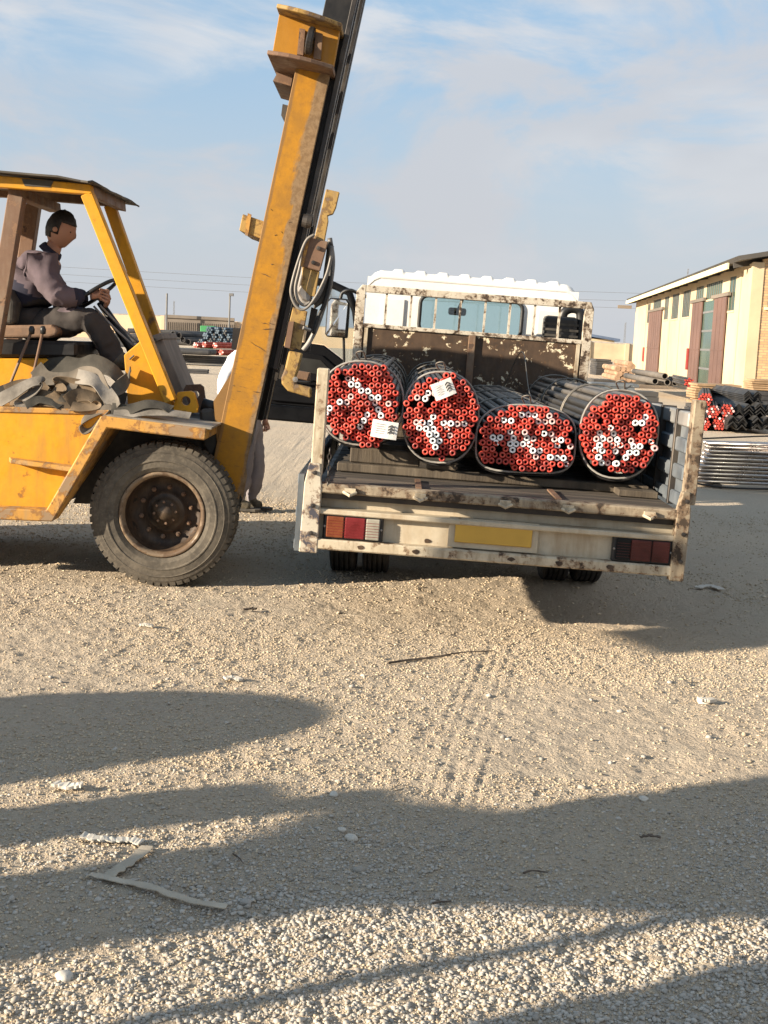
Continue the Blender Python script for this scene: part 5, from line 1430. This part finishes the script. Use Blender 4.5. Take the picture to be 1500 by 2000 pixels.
# carriage in front of the mast
YCg = 8.07
cg = MB().prism(Pp([(637, 369), (663, 375), (656, 405), (650, 418), (640, 421), (641, 432), (626, 512), (604, 506)], YCg), EY(.05)).build('carriage', 'olive_metal', fork, bevel=.004)
MB().prism(Pp([(602, 462), (641, 472), (625, 530), (588, 520)], YCg - .03), EY(.029)).build('carriage_block', 'brown_metal', cg, bevel=.005)
MB().prism(Pp([(601, 462), (606, 463), (592, 522), (587, 520)], YCg - .038), EY(.007)).build('weld_edge', 'yellow_worn', cg)
for x, y in ((622, 485), (612, 513)): MB().lathe([(.0001, -.016), (.014, -.014), (.014, 0)], at(x, y, YCg - .03), (0, 1, 0), 8).build('bolt', 'dark_steel', cg)
MB().prism(Pp([(590, 520), (624, 530), (615, 580), (606, 578), (590, 562)], YCg + .0), EY(.05)).build('carriage_bar', 'olive_metal', cg, bevel=.004)
MB().prism(Pp([(588, 555), (610, 578), (604, 592), (590, 585), (580, 570)], YCg + .02), EY(.1)).build('roller_guard', 'bare_steel', cg, bevel=.01)
MB().prism(Pp([(572, 600), (600, 608), (586, 684), (578, 680), (571, 684), (554, 676)], YCg), EY(.05)).build('carriage_bar', 'olive_metal', cg, bevel=.004)
MB().prism(Pp([(564, 628), (574, 628), (566, 680), (555, 678)], YCg - .03), EY(.029)).build('wear_plate', 'brown_metal', cg)
MB().prism(Pp([(608, 600), (620, 604), (604, 690), (592, 686)], YCg + .2), EY(.06)).build('carriage_side', 'dark_steel', cg)
MB().prism(Pp([(640, 470), (650, 474), (648, 540), (632, 590), (612, 604), (614, 580), (630, 545)], YCg + .1), EY(.08)).build('hose_guide', 'dusty_black', cg, bevel=.01)
MB().lathe([(.0001, -.03), (.04, -.03), (.045, 0), (.04, .03), (.0001, .03)], at(600, 432, 8.1), mf, 18).build('carriage_roller', 'dark_steel', cg)
MB().prism(Pp([(598, 416), (612, 420), (610, 442), (596, 440)], 8.08), EY(.05)).build('roller_bracket', 'black_steel', cg)
MB().tube([at(592, 640, YCg - .01), at(606, 645, YCg + .02)], .012, 8).build('pin', 'bare_steel', cg)
hoses = [([(614, 458), (598, 470), (584, 505), (572, 545), (568, 572), (576, 595), (590, 605), (605, 596), (622, 570), (638, 535), (647, 500)], 8.02, .009, 'hose_pale'),
         ([(612, 460), (594, 480), (586, 520), (577, 560), (581, 584), (593, 596), (606, 590)], 8.05, .010, 'hose_pale'),
         ([(616, 462), (600, 485), (592, 530), (585, 565), (592, 588), (608, 592), (624, 572), (642, 520), (648, 480)], 8.12, .015, 'hose'),
         ([(644, 465), (650, 510), (644, 560), (632, 600), (618, 640), (604, 668), (592, 684)], 8.2, .016, 'hose'),
         ([(640, 478), (646, 530), (636, 585), (622, 618), (612, 652)], 8.16, .012, 'rubber')]
for pts, Y, r, mt_ in hoses:
    MB().tube(spline([at(x, y, Y) for x, y in pts], 6), r, 8).build('hydraulic_hose', mt_, fork, smooth=True)
# hook arm below the carriage
MB().prism(Pp([(564, 685), (591, 690), (583, 722), (576, 742), (578, 750), (608, 757), (608, 778), (562, 764), (550, 750), (549, 738), (556, 720)], YCg + .02), EY(.07)).build('hook_arm', 'olive_metal', fork, bevel=.012, seg=2)
MB().prism(Pp([(574, 722), (606, 728), (606, 745), (572, 738)], YCg + .15), EY(.06)).build('hook_brace', 'brown_metal', fork, bevel=.005)
MB().lathe([(.0001, -.02), (.018, -.018), (.018, 0)], at(577, 741, YCg + .015), (0, 1, 0), 10).build('hook_pin', 'bare_steel', fork)

# ================================================================== LIFTING SLINGS ON THE FORKLIFT DECK
random.seed(77)
def sling(pts, Y0, w_, mat, label, twist=0.0, ydrift=0.0):
    """pts: photo positions along the strap; it lies on the deck, broad side partly towards us"""
    k = len(pts); P = []
    for i, (x, y, dy) in enumerate(pts): P.append(at(x, y, Y0 + dy))
    S = spline(P, 26); n = len(S); wd_ = []
    for i in range(n):
        f = i / (n - 1); a_ = twist + .8 * math.sin(f * 5 + twist * 3) + .2 * math.sin(f * 13)
        wd_.append(V(.15 * math.sin(a_), math.cos(a_) * .75, .65 + .5 * math.sin(a_)))
    o = MB().ribbon(S, wd_, w_, .007).build('lifting_sling', mat, None, smooth=False)
    return tag(o, label, 'sling', 'webbing slings on the forklift deck')


sling([(20, 788, .10), (60, 775, .02), (110, 782, -.02), (160, 790, 0), (200, 785, .05), (235, 788, .1)], 7.86, .11, 'sling_brown', 'brown sling lying lowest along the deck edge', .2)
sling([(-20, 792, .02), (20, 770, 0), (60, 748, .02), (82, 745, .04), (70, 762, .03), (40, 785, 0), (60, 792, -.02)], 7.84, .085, 'sling_pale', 'pale grey sling looped at the left end of the heap', .6)
sling([(70, 718, .2), (90, 738, .15), (130, 738, .1), (160, 728, .08), (185, 735, .05), (200, 760, .02), (212, 790, 0), (225, 806, -.02)], 7.86, .10, 'sling_grey', 'long grey sling curving over the top of the heap', 1.1)
sling([(80, 722, .25), (110, 712, .25), (150, 716, .22), (180, 708, .2), (215, 722, .18), (245, 745, .15), (255, 720, .14)], 7.95, .13, 'sling_dark', 'dark grey sling arched highest behind the heap', .1)
sling([(150, 735, .06), (180, 742, .04), (200, 758, .02), (215, 778, 0), (228, 798, -.03)], 7.83, .095, 'sling_pale', 'pale sling hanging down the front of the heap', .9)
sling([(95, 790, -.02), (120, 770, 0), (108, 752, .03), (130, 748, .05), (160, 756, .03), (185, 752, .03)], 7.86, .10, 'sling_brown', 'brown folded sling in the middle of the heap', 1.6)
sling([(130, 785, -.03), (150, 772, 0), (178, 775, .02), (190, 790, 0), (165, 796, -.03), (140, 792, -.03)], 7.83, .085, 'sling_brown', 'brown rolled sling at the front of the heap', .4)
sling([(40, 778, .1), (80, 760, .12), (120, 755, .15), (165, 765, .15), (205, 772, .12), (245, 785, .1)], 8.0, .12, 'sling_dark', 'dark sling buried inside the heap', 2.2)
sling([(218, 798, -.05), (250, 800, -.06), (285, 790, -.05), (315, 792, -.04), (335, 800, -.05)], 7.85, .075, 'sling_dark', 'dark thin sling trailing onto the fender', .3)
sling([(222, 806, -.1), (255, 806, -.1), (290, 803, -.1), (330, 806, -.1), (372, 812, -.1)], 7.88, .07, 'sling_pale', 'pale sling lying flat along the fender', .0)
sling([(232, 792, -.04), (200, 800, -.06), (170, 815, -.07), (159, 830, -.075), (165, 842, -.075), (178, 838, -.075), (196, 818, -.07), (212, 800, -.05)], 7.86, .05, 'sling_grey', 'thin grey sling hanging in a loop over the hull', .1)
sling([(0, 770, .2), (40, 755, .25), (85, 735, .3), (60, 722, .32), (30, 740, .3)], 7.95, .11, 'sling_dark', 'dark sling behind the pale loop on the left', 1.3)

for pts, Y0, w_, mt_, lab, tw in (
    ([(10, 762, .1), (45, 748, .12), (75, 752, .1), (95, 770, .06)], 7.88, .07, 'sling_brown', 'narrow brown sling crossing the left of the heap', .8),
    ([(118, 790, -.03), (135, 765, 0), (150, 745, .05), (172, 738, .08), (196, 748, .08)], 7.86, .06, 'sling_grey', 'narrow grey sling rising through the middle of the heap', .3),
    ([(195, 800, -.04), (214, 776, 0), (238, 752, .06), (250, 738, .1)], 7.88, .09, 'sling_grey', 'grey sling bent upward at the right of the heap', 1.0),
    ([(50, 792, -.02), (75, 781, 0), (100, 786, 0), (118, 795, -.02)], 7.82, .055, 'sling_dark', 'short dark sling at the front left of the heap', .2),
    ([(240, 804, -.06), (270, 797, -.04), (300, 800, -.03), (318, 808, -.05)], 7.9, .06, 'sling_brown', 'short brown sling on the fender behind the pale one', .1)):
    sling(pts, Y0, w_, mt_, lab, tw)

# ================================================================== PEOPLE
def skin_mesh(name, J, bones, rad, mats, root, parent, level=2):
    names = list(J); idx = {n: i for i, n in enumerate(names)}
    off = V(0, 0, 0); p = parent
    while p is not None: off += p.location; p = p.parent
    me = bpy.data.meshes.new(name); me.from_pydata([tuple(Vector(J[n]) - off) for n in names], [(idx[a], idx[b]) for a, b, _ in bones], [])
    ob = bpy.data.objects.new(name, me); col.objects.link(ob)
    sk = ob.modifiers.new('skin', 'SKIN'); sk.use_smooth_shade = True
    sb = ob.modifiers.new('sub', 'SUBSURF'); sb.levels = level; sb.render_levels = level
    for n in names:
        v = me.skin_vertices[0].data[idx[n]]; r = rad[n]; v.radius = r if isinstance(r, tuple) else (r, r); v.use_root = (n == root)
    bpy.context.view_layer.update()
    dg = bpy.context.evaluated_depsgraph_get(); m2 = bpy.data.meshes.new_from_object(ob.evaluated_get(dg))
    bpy.data.objects.remove(ob); m2.materials.clear()
    for mt_ in mats: m2.materials.append(M[mt_])
    segs = [(Vector(J[a]) - off, Vector(J[b]) - off, mi) for a, b, mi in bones]
    for pl_ in m2.polygons:
        c = pl_.center; best = 9; bm_ = 0
        for a, b_, mi in segs:
            d = b_ - a; t_ = max(0, min(1, (c - a).dot(d) / max(1e-9, d.length_squared))); q = (c - a - d * t_).length
            if q < best: best, bm_ = q, mi
        pl_.material_index = bm_; pl_.use_smooth = True
    # cloth folds
    for v in m2.vertices:
        q = v.co * 11; f1 = mnoise.noise(V(q.x * 1.6, q.y, q.z * .8)); v.co += v.normal * (.012 * f1 + .012 * (1 - abs(mnoise.noise(q * 1.25))) ** 3 + .005 * mnoise.noise(q * 2.6) - .006)
    m2.name = name
    o = bpy.data.objects.new(name, m2); col.objects.link(o); o.parent = parent
    return o


def head(parent, c, face, up, r=.098):
    """head with brow, nose, chin, ears; hair cap as its child"""
    face = Vector(face).normalized(); up = (Vector(up) - face * Vector(up).dot(face)).normalized(); sd = face.cross(up)
    bm = bmesh.new(); bmesh.ops.create_uvsphere(bm, u_segments=28, v_segments=20, radius=1)
    def shape(p, grow=1.0):
        x, y, z = p          # x side, y front, z up
        k = Vector((x * .77, y * .95, z * 1.22))
        if z < -.1: k.x *= 1 + .32 * (z + .1); k.y *= 1 + .12 * (z + .1)
        if y > .55:
            nb = math.exp(-(x / .16) ** 2 - ((z + .12) / .22) ** 2); k.y += .20 * nb
            k.y += .07 * math.exp(-(x / .3) ** 2 - ((z + .80) / .16) ** 2)
            for e in (-.36, .36): k.y -= .11 * math.exp(-((x - e) / .17) ** 2 - ((z - .05) / .12) ** 2)
            k.y += .05 * math.exp(-(x / .7) ** 2 - ((z - .24) / .10) ** 2)
            k.y += .05 * math.exp(-(x / .22) ** 2 - ((z + .50) / .08) ** 2)
        return k * grow
    for v in bm.verts:
        k = shape(v.co); v.co = sd * (k.x * r) + face * (k.y * r) + up * (k.z * r)
    off = V(0, 0, 0); p = parent
    while p is not None: off += p.location; p = p.parent
    me = bpy.data.meshes.new('head'); bm.to_mesh(me); bm.free(); me.materials.append(M['skin'])
    me.polygons.foreach_set('use_smooth', [True] * len(me.polygons))
    o = bpy.data.objects.new('head', me); col.objects.link(o); o.parent = parent; o.location = Vector(c) - off
    for s in (-1, 1):
        mb = MB(); cc = sd * (s * r * .78) - face * (r * .05) - up * (r * .08)
        mb.lathe([(.0001, -.006), (.012, -.004), (.018, .004), (.017, .010), (.009, .013), (.0001, .012)], cc, sd * s + face * .3, 12); e = mb.build('ear', 'skin', None, smooth=True); e.parent = o
        mb = MB(); cc = sd * (s * r * .30) + face * (r * .80) + up * (r * .07)
        mb.lathe([(.0001, .003), (.005, .002), (.008, -.003)], cc, face, 10); e = mb.build('eye', 'hair', None, smooth=True); e.parent = o
    bm = bmesh.new(); bmesh.ops.create_uvsphere(bm, u_segments=32, v_segments=24, radius=1)
    dele = [f for f in bm.faces if not (f.calc_center_median().z > .42 or (f.calc_center_median().y < .18 and f.calc_center_median().z > -.28) or (f.calc_center_median().y < -.35 and f.calc_center_median().z > -.55))]
    bmesh.ops.delete(bm, geom=dele, context='FACES')
    for v in bm.verts:
        k = shape(v.co, 1.06 + .05 * mnoise.noise(v.co * 5) + .035 * mnoise.noise(v.co * 17)); v.co = sd * (k.x * r) + face * (k.y * r) + up * (k.z * r)
    me = bpy.data.meshes.new('hair'); bm.to_mesh(me); bm.free(); me.materials.append(M['hair']); me.polygons.foreach_set('use_smooth', [True] * len(me.polygons))
    h = bpy.data.objects.new('hair', me); col.objects.link(h); h.parent = o; sm_ = h.modifiers.new('solid', 'SOLIDIFY'); sm_.thickness = .012; sm_.offset = -1
    return o


def hand(parent, wrist, palm_d, across, curl_d, size=1.0, curl=1.0):
    """wrist, direction of the palm, direction index->little finger, direction the fingers curl to"""
    d = Vector(palm_d).normalized(); a = Vector(across).normalized(); c = Vector(curl_d).normalized()
    J = {'w': Vector(wrist), 'p': Vector(wrist) + d * .045 * size}; bones = [('w', 'p', 0)]; rad = {'w': (.027 * size, .021 * size), 'p': (.034 * size, .018 * size)}
    for i, ln in enumerate((.92, 1.0, .95, .75)):
        k0 = J['w'] + d * .088 * size + a * ((i - 1.5) * .021 * size); L = .034 * ln * size
        k1 = k0 + (d * .55 + c * .8 * curl).normalized() * L * 1.15; k2 = k1 + (d * -.35 * curl + c).normalized() * L; k3 = k2 + (d * -.9 * curl + c * .35).normalized() * L * .8
        for n_, q, r_ in (('k', k0, .0115), ('a', k1, .0100), ('b', k2, .0092), ('c', k3, .0080)):
            J[n_ + str(i)] = q; rad[n_ + str(i)] = r_ * size
        bones += [('p', 'k%d' % i, 0), ('k%d' % i, 'a%d' % i, 0), ('a%d' % i, 'b%d' % i, 0), ('b%d' % i, 'c%d' % i, 0)]
    t0 = J['w'] + d * .03 * size - a * .03 * size + c * .01 * size; t1 = t0 + (d * .6 - a * .5 + c * .6).normalized() * .036 * size; t2 = t1 + (d * .7 + c * .7 + a * .1).normalized() * .03 * size
    for n_, q, r_ in (('t0', t0, .0135), ('t1', t1, .0115), ('t2', t2, .0095)): J[n_] = q; rad[n_] = r_ * size
    bones += [('w', 't0', 0), ('t0', 't1', 0), ('t1', 't2', 0)]
    return skin_mesh('hand', J, bones, rad, ['skin'], 'w', parent, 2)


# driver in the forklift seat, leaning to the wheel
D = lambda x, y, dy=0.0: at(x, y, YC + dy)
hip = D(62, 622)
drv = thing('person', V(hip.x, YC, hip.z - .14), 'driver in grey jacket and dark trousers seated in the forklift, gripping the wheel', 'person')
J = {'pelvis': hip, 'low': D(58, 602), 'waist': D(58, 582), 'mid': D(62, 558), 'chest': D(70, 536), 'upper': D(80, 516), 'neck0': D(92, 499), 'neck': D(103, 486), 'headj': D(112, 470)}
rad = {'pelvis': (.175, .15), 'low': (.185, .165), 'waist': (.19, .17), 'mid': (.19, .17), 'chest': (.19, .165), 'upper': (.165, .14), 'neck0': (.10, .085), 'neck': .064, 'headj': .056}
bones = [('pelvis', 'low', 2), ('low', 'waist', 1), ('waist', 'mid', 1), ('mid', 'chest', 0), ('chest', 'upper', 0), ('upper', 'neck0', 0), ('neck0', 'neck', 3), ('neck', 'headj', 3)]
for s, nm in ((-1, 'r'), (1, 'l')):
    J.update({'sh' + nm: D(82, 522, .17 * s), 'ua' + nm: D(97, 553, .235 * s), 'el' + nm: D(114 + (8 if s > 0 else 0), 582, .25 * s), 'fo' + nm: D(142, 581, .2 * s), 'wr' + nm: D(168, 576 + (4 if s > 0 else 0), .15 * s),
              'hp' + nm: D(72, 634, .10 * s), 'kn' + nm: D(184 + (4 if s > 0 else 0), 622, .16 * s), 'ca' + nm: D(202, 662, .16 * s), 'an' + nm: D(228, 704, .15 * s), 'to' + nm: D(268, 716, .16 * s)})
    rad.update({'sh' + nm: .105, 'ua' + nm: .092, 'el' + nm: .080, 'fo' + nm: .070, 'wr' + nm: .046, 'hp' + nm: .125, 'kn' + nm: .094, 'ca' + nm: .086, 'an' + nm: .072, 'to' + nm: (.042, .035)})
    bones += [('upper', 'sh' + nm, 0), ('sh' + nm, 'ua' + nm, 0), ('ua' + nm, 'el' + nm, 0), ('el' + nm, 'fo' + nm, 0), ('fo' + nm, 'wr' + nm, 1), ('pelvis', 'hp' + nm, 2), ('hp' + nm, 'kn' + nm, 2), ('kn' + nm, 'ca' + nm, 2), ('ca' + nm, 'an' + nm, 2), ('an' + nm, 'to' + nm, 4)]
skin_mesh('body', J, bones, rad, ['cloth_jacket', 'cloth_navy', 'cloth_trouser', 'skin', 'shoe'], 'pelvis', drv, 3)
head(drv, D(119, 449), (.93, -.12, -.28), (.25, 0, 1), .106)
for s in (-1, 1):
    w0_ = D(172, 577 + (4 if s > 0 else 0), .15 * s)
    hand(drv, w0_, (1, -.1 * s, .12), (0, .25 * -s if s > 0 else -.2, -1), (.35, .5 * -s, -.5), 1.08, .9)
# jacket collar
MB().lathe([(.085, -.02), (.078, .015), (.07, .03), (.064, .02), (.07, -.02)], D(99, 492), (D(106, 482) - D(92, 499)), 18).build('collar', 'cloth_navy', drv, smooth=True)

# man standing behind the mast
gp_ = gat(495, 998); YS = gp_.y + .05
S = lambda x, y, dy=0.0: at(x, y, YS + dy)
man = thing('person', V(gp_.x, YS, 0), 'man in white shirt and grey trousers standing behind the mast', 'person')
J = {'pelvis': S(484, 822), 'waist': S(482, 785), 'chest': S(478, 735), 'neck0': S(480, 696), 'neck': S(484, 682), 'headj': S(487, 668)}
rad = {'pelvis': (.15, .13), 'waist': (.145, .125), 'chest': (.165, .13), 'neck0': (.11, .085), 'neck': .058, 'headj': .052}
bones = [('pelvis', 'waist', 0), ('waist', 'chest', 0), ('chest', 'neck0', 0), ('neck0', 'neck', 2), ('neck', 'headj', 2)]
aj = {'r': [S(458, 704, -.17), S(438, 746, -.24), S(435, 768, -.22), S(440, 790, -.16)], 'l': [S(488, 706, .17), S(508, 765, .22), S(512, 790, .2), S(516, 808, .18)]}
lj = {'r': [S(480, 836, -.09), S(478, 900, -.10), S(474, 940, -.10), S(466, 982, -.10), S(490, 992, -.10)], 'l': [S(490, 836, .09), S(500, 900, .08), S(497, 940, .06), S(490, 978, .04), S(514, 992, .03)]}
for nm in 'rl':
    for k, n in enumerate(('sh', 'el', 'fo', 'wr')): J[n + nm] = aj[nm][k]
    for k, n in enumerate(('hp', 'kn', 'ca', 'an', 'to')): J[n + nm] = lj[nm][k]
    rad.update({'sh' + nm: .080, 'el' + nm: .068, 'fo' + nm: .060, 'wr' + nm: .036, 'hp' + nm: .115, 'kn' + nm: .092, 'ca' + nm: .085, 'an' + nm: .058, 'to' + nm: (.045, .035)})
    bones += [('neck0', 'sh' + nm, 0), ('sh' + nm, 'el' + nm, 0), ('el' + nm, 'fo' + nm, 0), ('fo' + nm, 'wr' + nm, 2), ('pelvis', 'hp' + nm, 1), ('hp' + nm, 'kn' + nm, 1), ('kn' + nm, 'ca' + nm, 1), ('ca' + nm, 'an' + nm, 1), ('an' + nm, 'to' + nm, 3)]
skin_mesh('body', J, bones, rad, ['cloth_white', 'cloth_grey', 'skin', 'shoe'], 'pelvis', man)
head(man, S(489, 648), (1, -.15, -.1), (.1, 0, 1), .1)
hand(man, S(517, 812, .18), (.15, 0, -1), (.9, .3, 0), (-.2, -.8, -.4), 1.05, .5)
hand(man, S(442, 794, -.15), (.5, .3, -.6), (0, -.5, -.8), (.5, .7, 0), 1.0, .6)
for p_, lab in ((lj['r'], 'r'), (lj['l'], 'l')):
    a, t_ = p_[3], p_[4]; d = V(t_.x - a.x, t_.y - a.y, 0).normalized(); sd = V(-d.y, d.x, 0); mb = MB(); gz0 = .002
    out = [(-.075, .03), (-.02, .042), (.08, .044), (.16, .05), (.20, .034), (.212, 0), (.20, -.034), (.16, -.05), (.08, -.044), (.02, -.04), (-.075, -.03)]
    poly = [V(a.x, a.y, gz0) + d * u + sd * v for u, v in out]
    mb.prism(poly, V(0, 0, .028)); mb.build('shoe_sole', 'dusty_black', man, bevel=.005)

# ================================================================== LITTER ON THE GROUND
def on(x, y, up=0.0):
    p = gat(x, y); h = float(ground_h(np.array([p.x]), np.array([p.y]))[0]); return V(p.x, p.y, h + up)


def flat_strip(pts, w_, th, mat, name, label, cat, jag=.15):
    P = spline([on(x, y, .012) for x, y in pts], 7); out_a = []; out_b = []
    for i, p in enumerate(P):
        t_ = (P[min(i + 1, len(P) - 1)] - P[max(i - 1, 0)]); t_.z = 0; t_.normalize(); n = V(-t_.y, t_.x, 0)
        out_a.append(p + n * w_ / 2 * (1 + random.uniform(-jag, jag))); out_b.append(p - n * w_ / 2 * (1 + random.uniform(-jag, jag)))
        out_a[-1].z += random.uniform(0, .006); out_b[-1].z += random.uniform(0, .004)
    k = len(P); vs_ = out_a + out_b + [p + V(0, 0, th) for p in out_a] + [p + V(0, 0, th) for p in out_b]; fs = []
    for i in range(k - 1):
        fs += [(i, k + i, k + i + 1, i + 1), (2 * k + i, 2 * k + i + 1, 3 * k + i + 1, 3 * k + i), (i, i + 1, 2 * k + i + 1, 2 * k + i), (k + i, 3 * k + i, 3 * k + i + 1, k + i + 1)]
    fs += [(0, 2 * k, 3 * k, k), (k - 1, 2 * k - 1, 4 * k - 1, 3 * k - 1)]
    return tag(MB().add(vs_, fs).build(name, mat, None), label, cat)


random.seed(3)
flat_strip([(176, 1712), (220, 1722), (290, 1742), (370, 1766), (442, 1776)], .026, .003, 'card', 'cardboard_strip', 'long torn cardboard strip lying in the foreground shade', 'cardboard')
flat_strip([(288, 1660), (262, 1684), (232, 1706), (212, 1716)], .042, .003, 'card', 'cardboard_strip', 'short wide cardboard strip joining the long one', 'cardboard')
flat_strip([(160, 1645), (205, 1650), (250, 1648), (276, 1652)], .035, .004, 'rag_white', 'paper_scrap', 'pale scrap of paper above the cardboard strips', 'paper', .4)
flat_strip([(108, 1540), (130, 1546), (160, 1548)], .035, .01, 'rag_white', 'paper_scrap', 'crumpled white scrap at the left in the sun stripe', 'paper', .5)
flat_strip([(1365, 1372), (1380, 1372), (1393, 1376)], .04, .014, 'rag_white', 'paper_scrap', 'white stone sized scrap on the sunlit soil at right', 'paper', .4)
flat_strip([(438, 1328), (455, 1326), (470, 1330)], .03, .01, 'rag_white', 'paper_scrap', 'small pale scrap on the soil before the wheel', 'paper', .4)
flat_strip([(1362, 1150), (1385, 1146), (1408, 1154)], .05, .006, 'rag_white', 'paper_scrap', 'pale plastic scrap in the shade right of the truck', 'scrap', .5)
flat_strip([(1250, 1640), (1270, 1638), (1290, 1640)], .01, .004, 'stick', 'bark_piece', 'brown bark piece in the shade at right', 'bark', .5)
flat_strip([(475, 1195), (490, 1193), (500, 1194)], .025, .008, 'stick', 'bark_piece', 'small dark bark piece before the forklift wheel', 'bark', .5)
flat_strip([(272, 1222), (288, 1223), (298, 1225)], .03, .008, 'rag_white', 'paper_scrap', 'tiny pale scrap in front of the forklift', 'paper', .4)
for pts, r, lab in (([(758, 1294), (800, 1286), (850, 1280), (905, 1275), (965, 1273)], .006, 'long thin dark stick on the soil behind the truck'), ([(770, 1291), (820, 1286), (880, 1281)], .004, 'short dark twig beside the long stick'),
                    ([(1022, 1710), (1040, 1706), (1070, 1708)], .0035, 'dark twig in the gravel at the bottom'), ([(845, 1762), (865, 1758), (882, 1760)], .003, 'dark twig at the sunlit gravel edge'), ([(455, 1672), (468, 1680), (475, 1690)], .003, 'thin bent twig beside the cardboard')):
    P = spline([on(x, y, .008 + random.uniform(0, .006)) for x, y in pts], 5); n = len(P)
    tag(MB().tube(P, [r * (1 - .5 * i / n) * random.uniform(.8, 1.2) for i in range(n)], 6).build('twig', 'stick', None), lab, 'twig')
for x, y, r, lab in ((687, 1632, .021, 'pale round stone in the shaded gravel'), (1375, 1370, .03, 'white angular stone on the sunlit soil at right'), (125, 1905, .021, 'pale stone at the bottom left'), (1257, 1558, .016, 'pale stone at the shade edge on the right'),
                     (652, 1548, .016, 'pale stone in the narrow sun stripe'), (480, 1760, .016, 'grey stone by the end of the cardboard strip'), (668, 1618, .015, 'flat grey stone beside the pale round one')):
    p = on(x, y); bm = bmesh.new(); bmesh.ops.create_icosphere(bm, subdivisions=3, radius=r)
    for v in bm.verts:
        q = v.co / r; v.co = v.co * (1 + .22 * mnoise.noise(q * 1.3 + V(x, y, 0))); v.co.z *= .62; v.co.x *= 1.15
    me = bpy.data.meshes.new('stone'); bm.to_mesh(me); bm.free(); me.polygons.foreach_set('use_smooth', [True] * len(me.polygons)); me.materials.append(M['rag_white' if 'pale' in lab or 'white' in lab else 'concrete'])
    o = bpy.data.objects.new('stone', me); col.objects.link(o); o.location = p + V(0, 0, r * .3); o.rotation_euler = (.1, .1, x); tag(o, lab, 'stone')

# ================================================================== OUT OF FRAME TO THE LEFT: added casters shaped to throw the foreground and tail shadows
S0 = -3.6
def sp(u, s, z): return SD * s + SN * u + V(0, 0, z)


ga = thing('caster_frame', sp(3.4, S0, 0), 'added unseen shadow casters left of the camera: pillar, posts, sheet and hung board', 'shadow_caster')  # unseen casters, outlines taken from the wanted shadow bands
def sbox(u0, u1, s0, s1, z0, z1, name, mat, parent, bev=.02):
    return MB().prism([sp(u0, s0, z0), sp(u1, s0, z0), sp(u1, s0, z1), sp(u0, s0, z1)], SD * (s1 - s0)).build(name, mat, parent, bevel=bev)


HH = lambda s: (s - S0) * TAN_EL
random.seed(6)
for i in range(11):
    j = random.uniform(-.03, .03); sbox(3.16 + j, 3.66 + j * .6, S0 - .4, S0 + .05, i * .29, i * .29 + .288, 'block', 'concrete', ga)  # pillar added for the straight shadow band
sbox(3.86, 4.17, S0 - .05, S0 + .02, -.05, HH(1.45), 'caster_post', 'concrete', ga)  # added for the narrower shadow band beside the pillar
sbox(3.50, 4.02, S0 - .05, S0 + .02, HH(1.46), HH(1.86), 'caster_bracket', 'concrete', ga, .05)  # added to close the end of the lit gap
MB().prism([sp(u, S0 - .5, (s_ - S0 + .5) * TAN_EL) for u, s_ in ((3.66, 1.1), (3.13, 1.25), (3.0, 1.7), (2.82, 2.05), (2.62, 2.5), (2.35, 3.4), (2.6, 4.2), (3.2, 4.2), (3.42, 3.2), (3.58, 2.85), (3.70, 2.5), (3.64, 2.1), (3.80, 1.88), (3.88, 1.7), (3.86, 1.45))], SD * .06).build('shadow_sheet', 'gate_metal', ga)  # added sheet, outline drawn from the widening shadow band
sbox(3.3, 5.4, S0 - .12, S0 - .02, 2.85, 2.98, 'caster_beam', 'dark_steel', ga)  # added arm to carry the hung board
sbox(5.36, 5.93, S0 - .05, S0 + .02, 2.30, 2.98, 'board', 'gate_metal', ga)  # added unseen board, set to shade the right of the truck tail
sbox(2.12, 2.46, S0 + .3, S0 + .5, -.05, 2.5, 'caster_post', 'concrete', ga)  # post added for the shade in the lower right corner
MB().tube([sp(2.73, S0 + .4, -.05), sp(2.73, S0 + .4, 2.6)], .035, 10).build('pole', 'pole_grey', None, smooth=True)  # added out of view to cast the thin shadow line
tag(bpy.data.objects['pole'], 'added unseen pole left of the camera, casting the thin foreground shadow', 'pole')
# added tank shape, its round end towards the sun for a rounded shadow
tk = thing('caster_tank', sp(4.98, S0, 0), 'added unseen tank shape left of the camera, casting the rounded foreground shadow', 'tank')
zc_ = HH(1.98) - .60
MB().lathe([(.0001, -.12), (.35, -.08), (.6, 0), (.6, 1.5), (.35, 1.58), (.0001, 1.62)], sp(4.98, S0 - 1.5, zc_), SD, 40).build('caster_shell', 'bare_steel', tk, smooth=True)
for s in (S0 - 1.2, S0 - .3): sbox(4.45, 5.5, s - .06, s + .06, -.05, zc_ - .42, 'stand', 'dark_steel', tk)
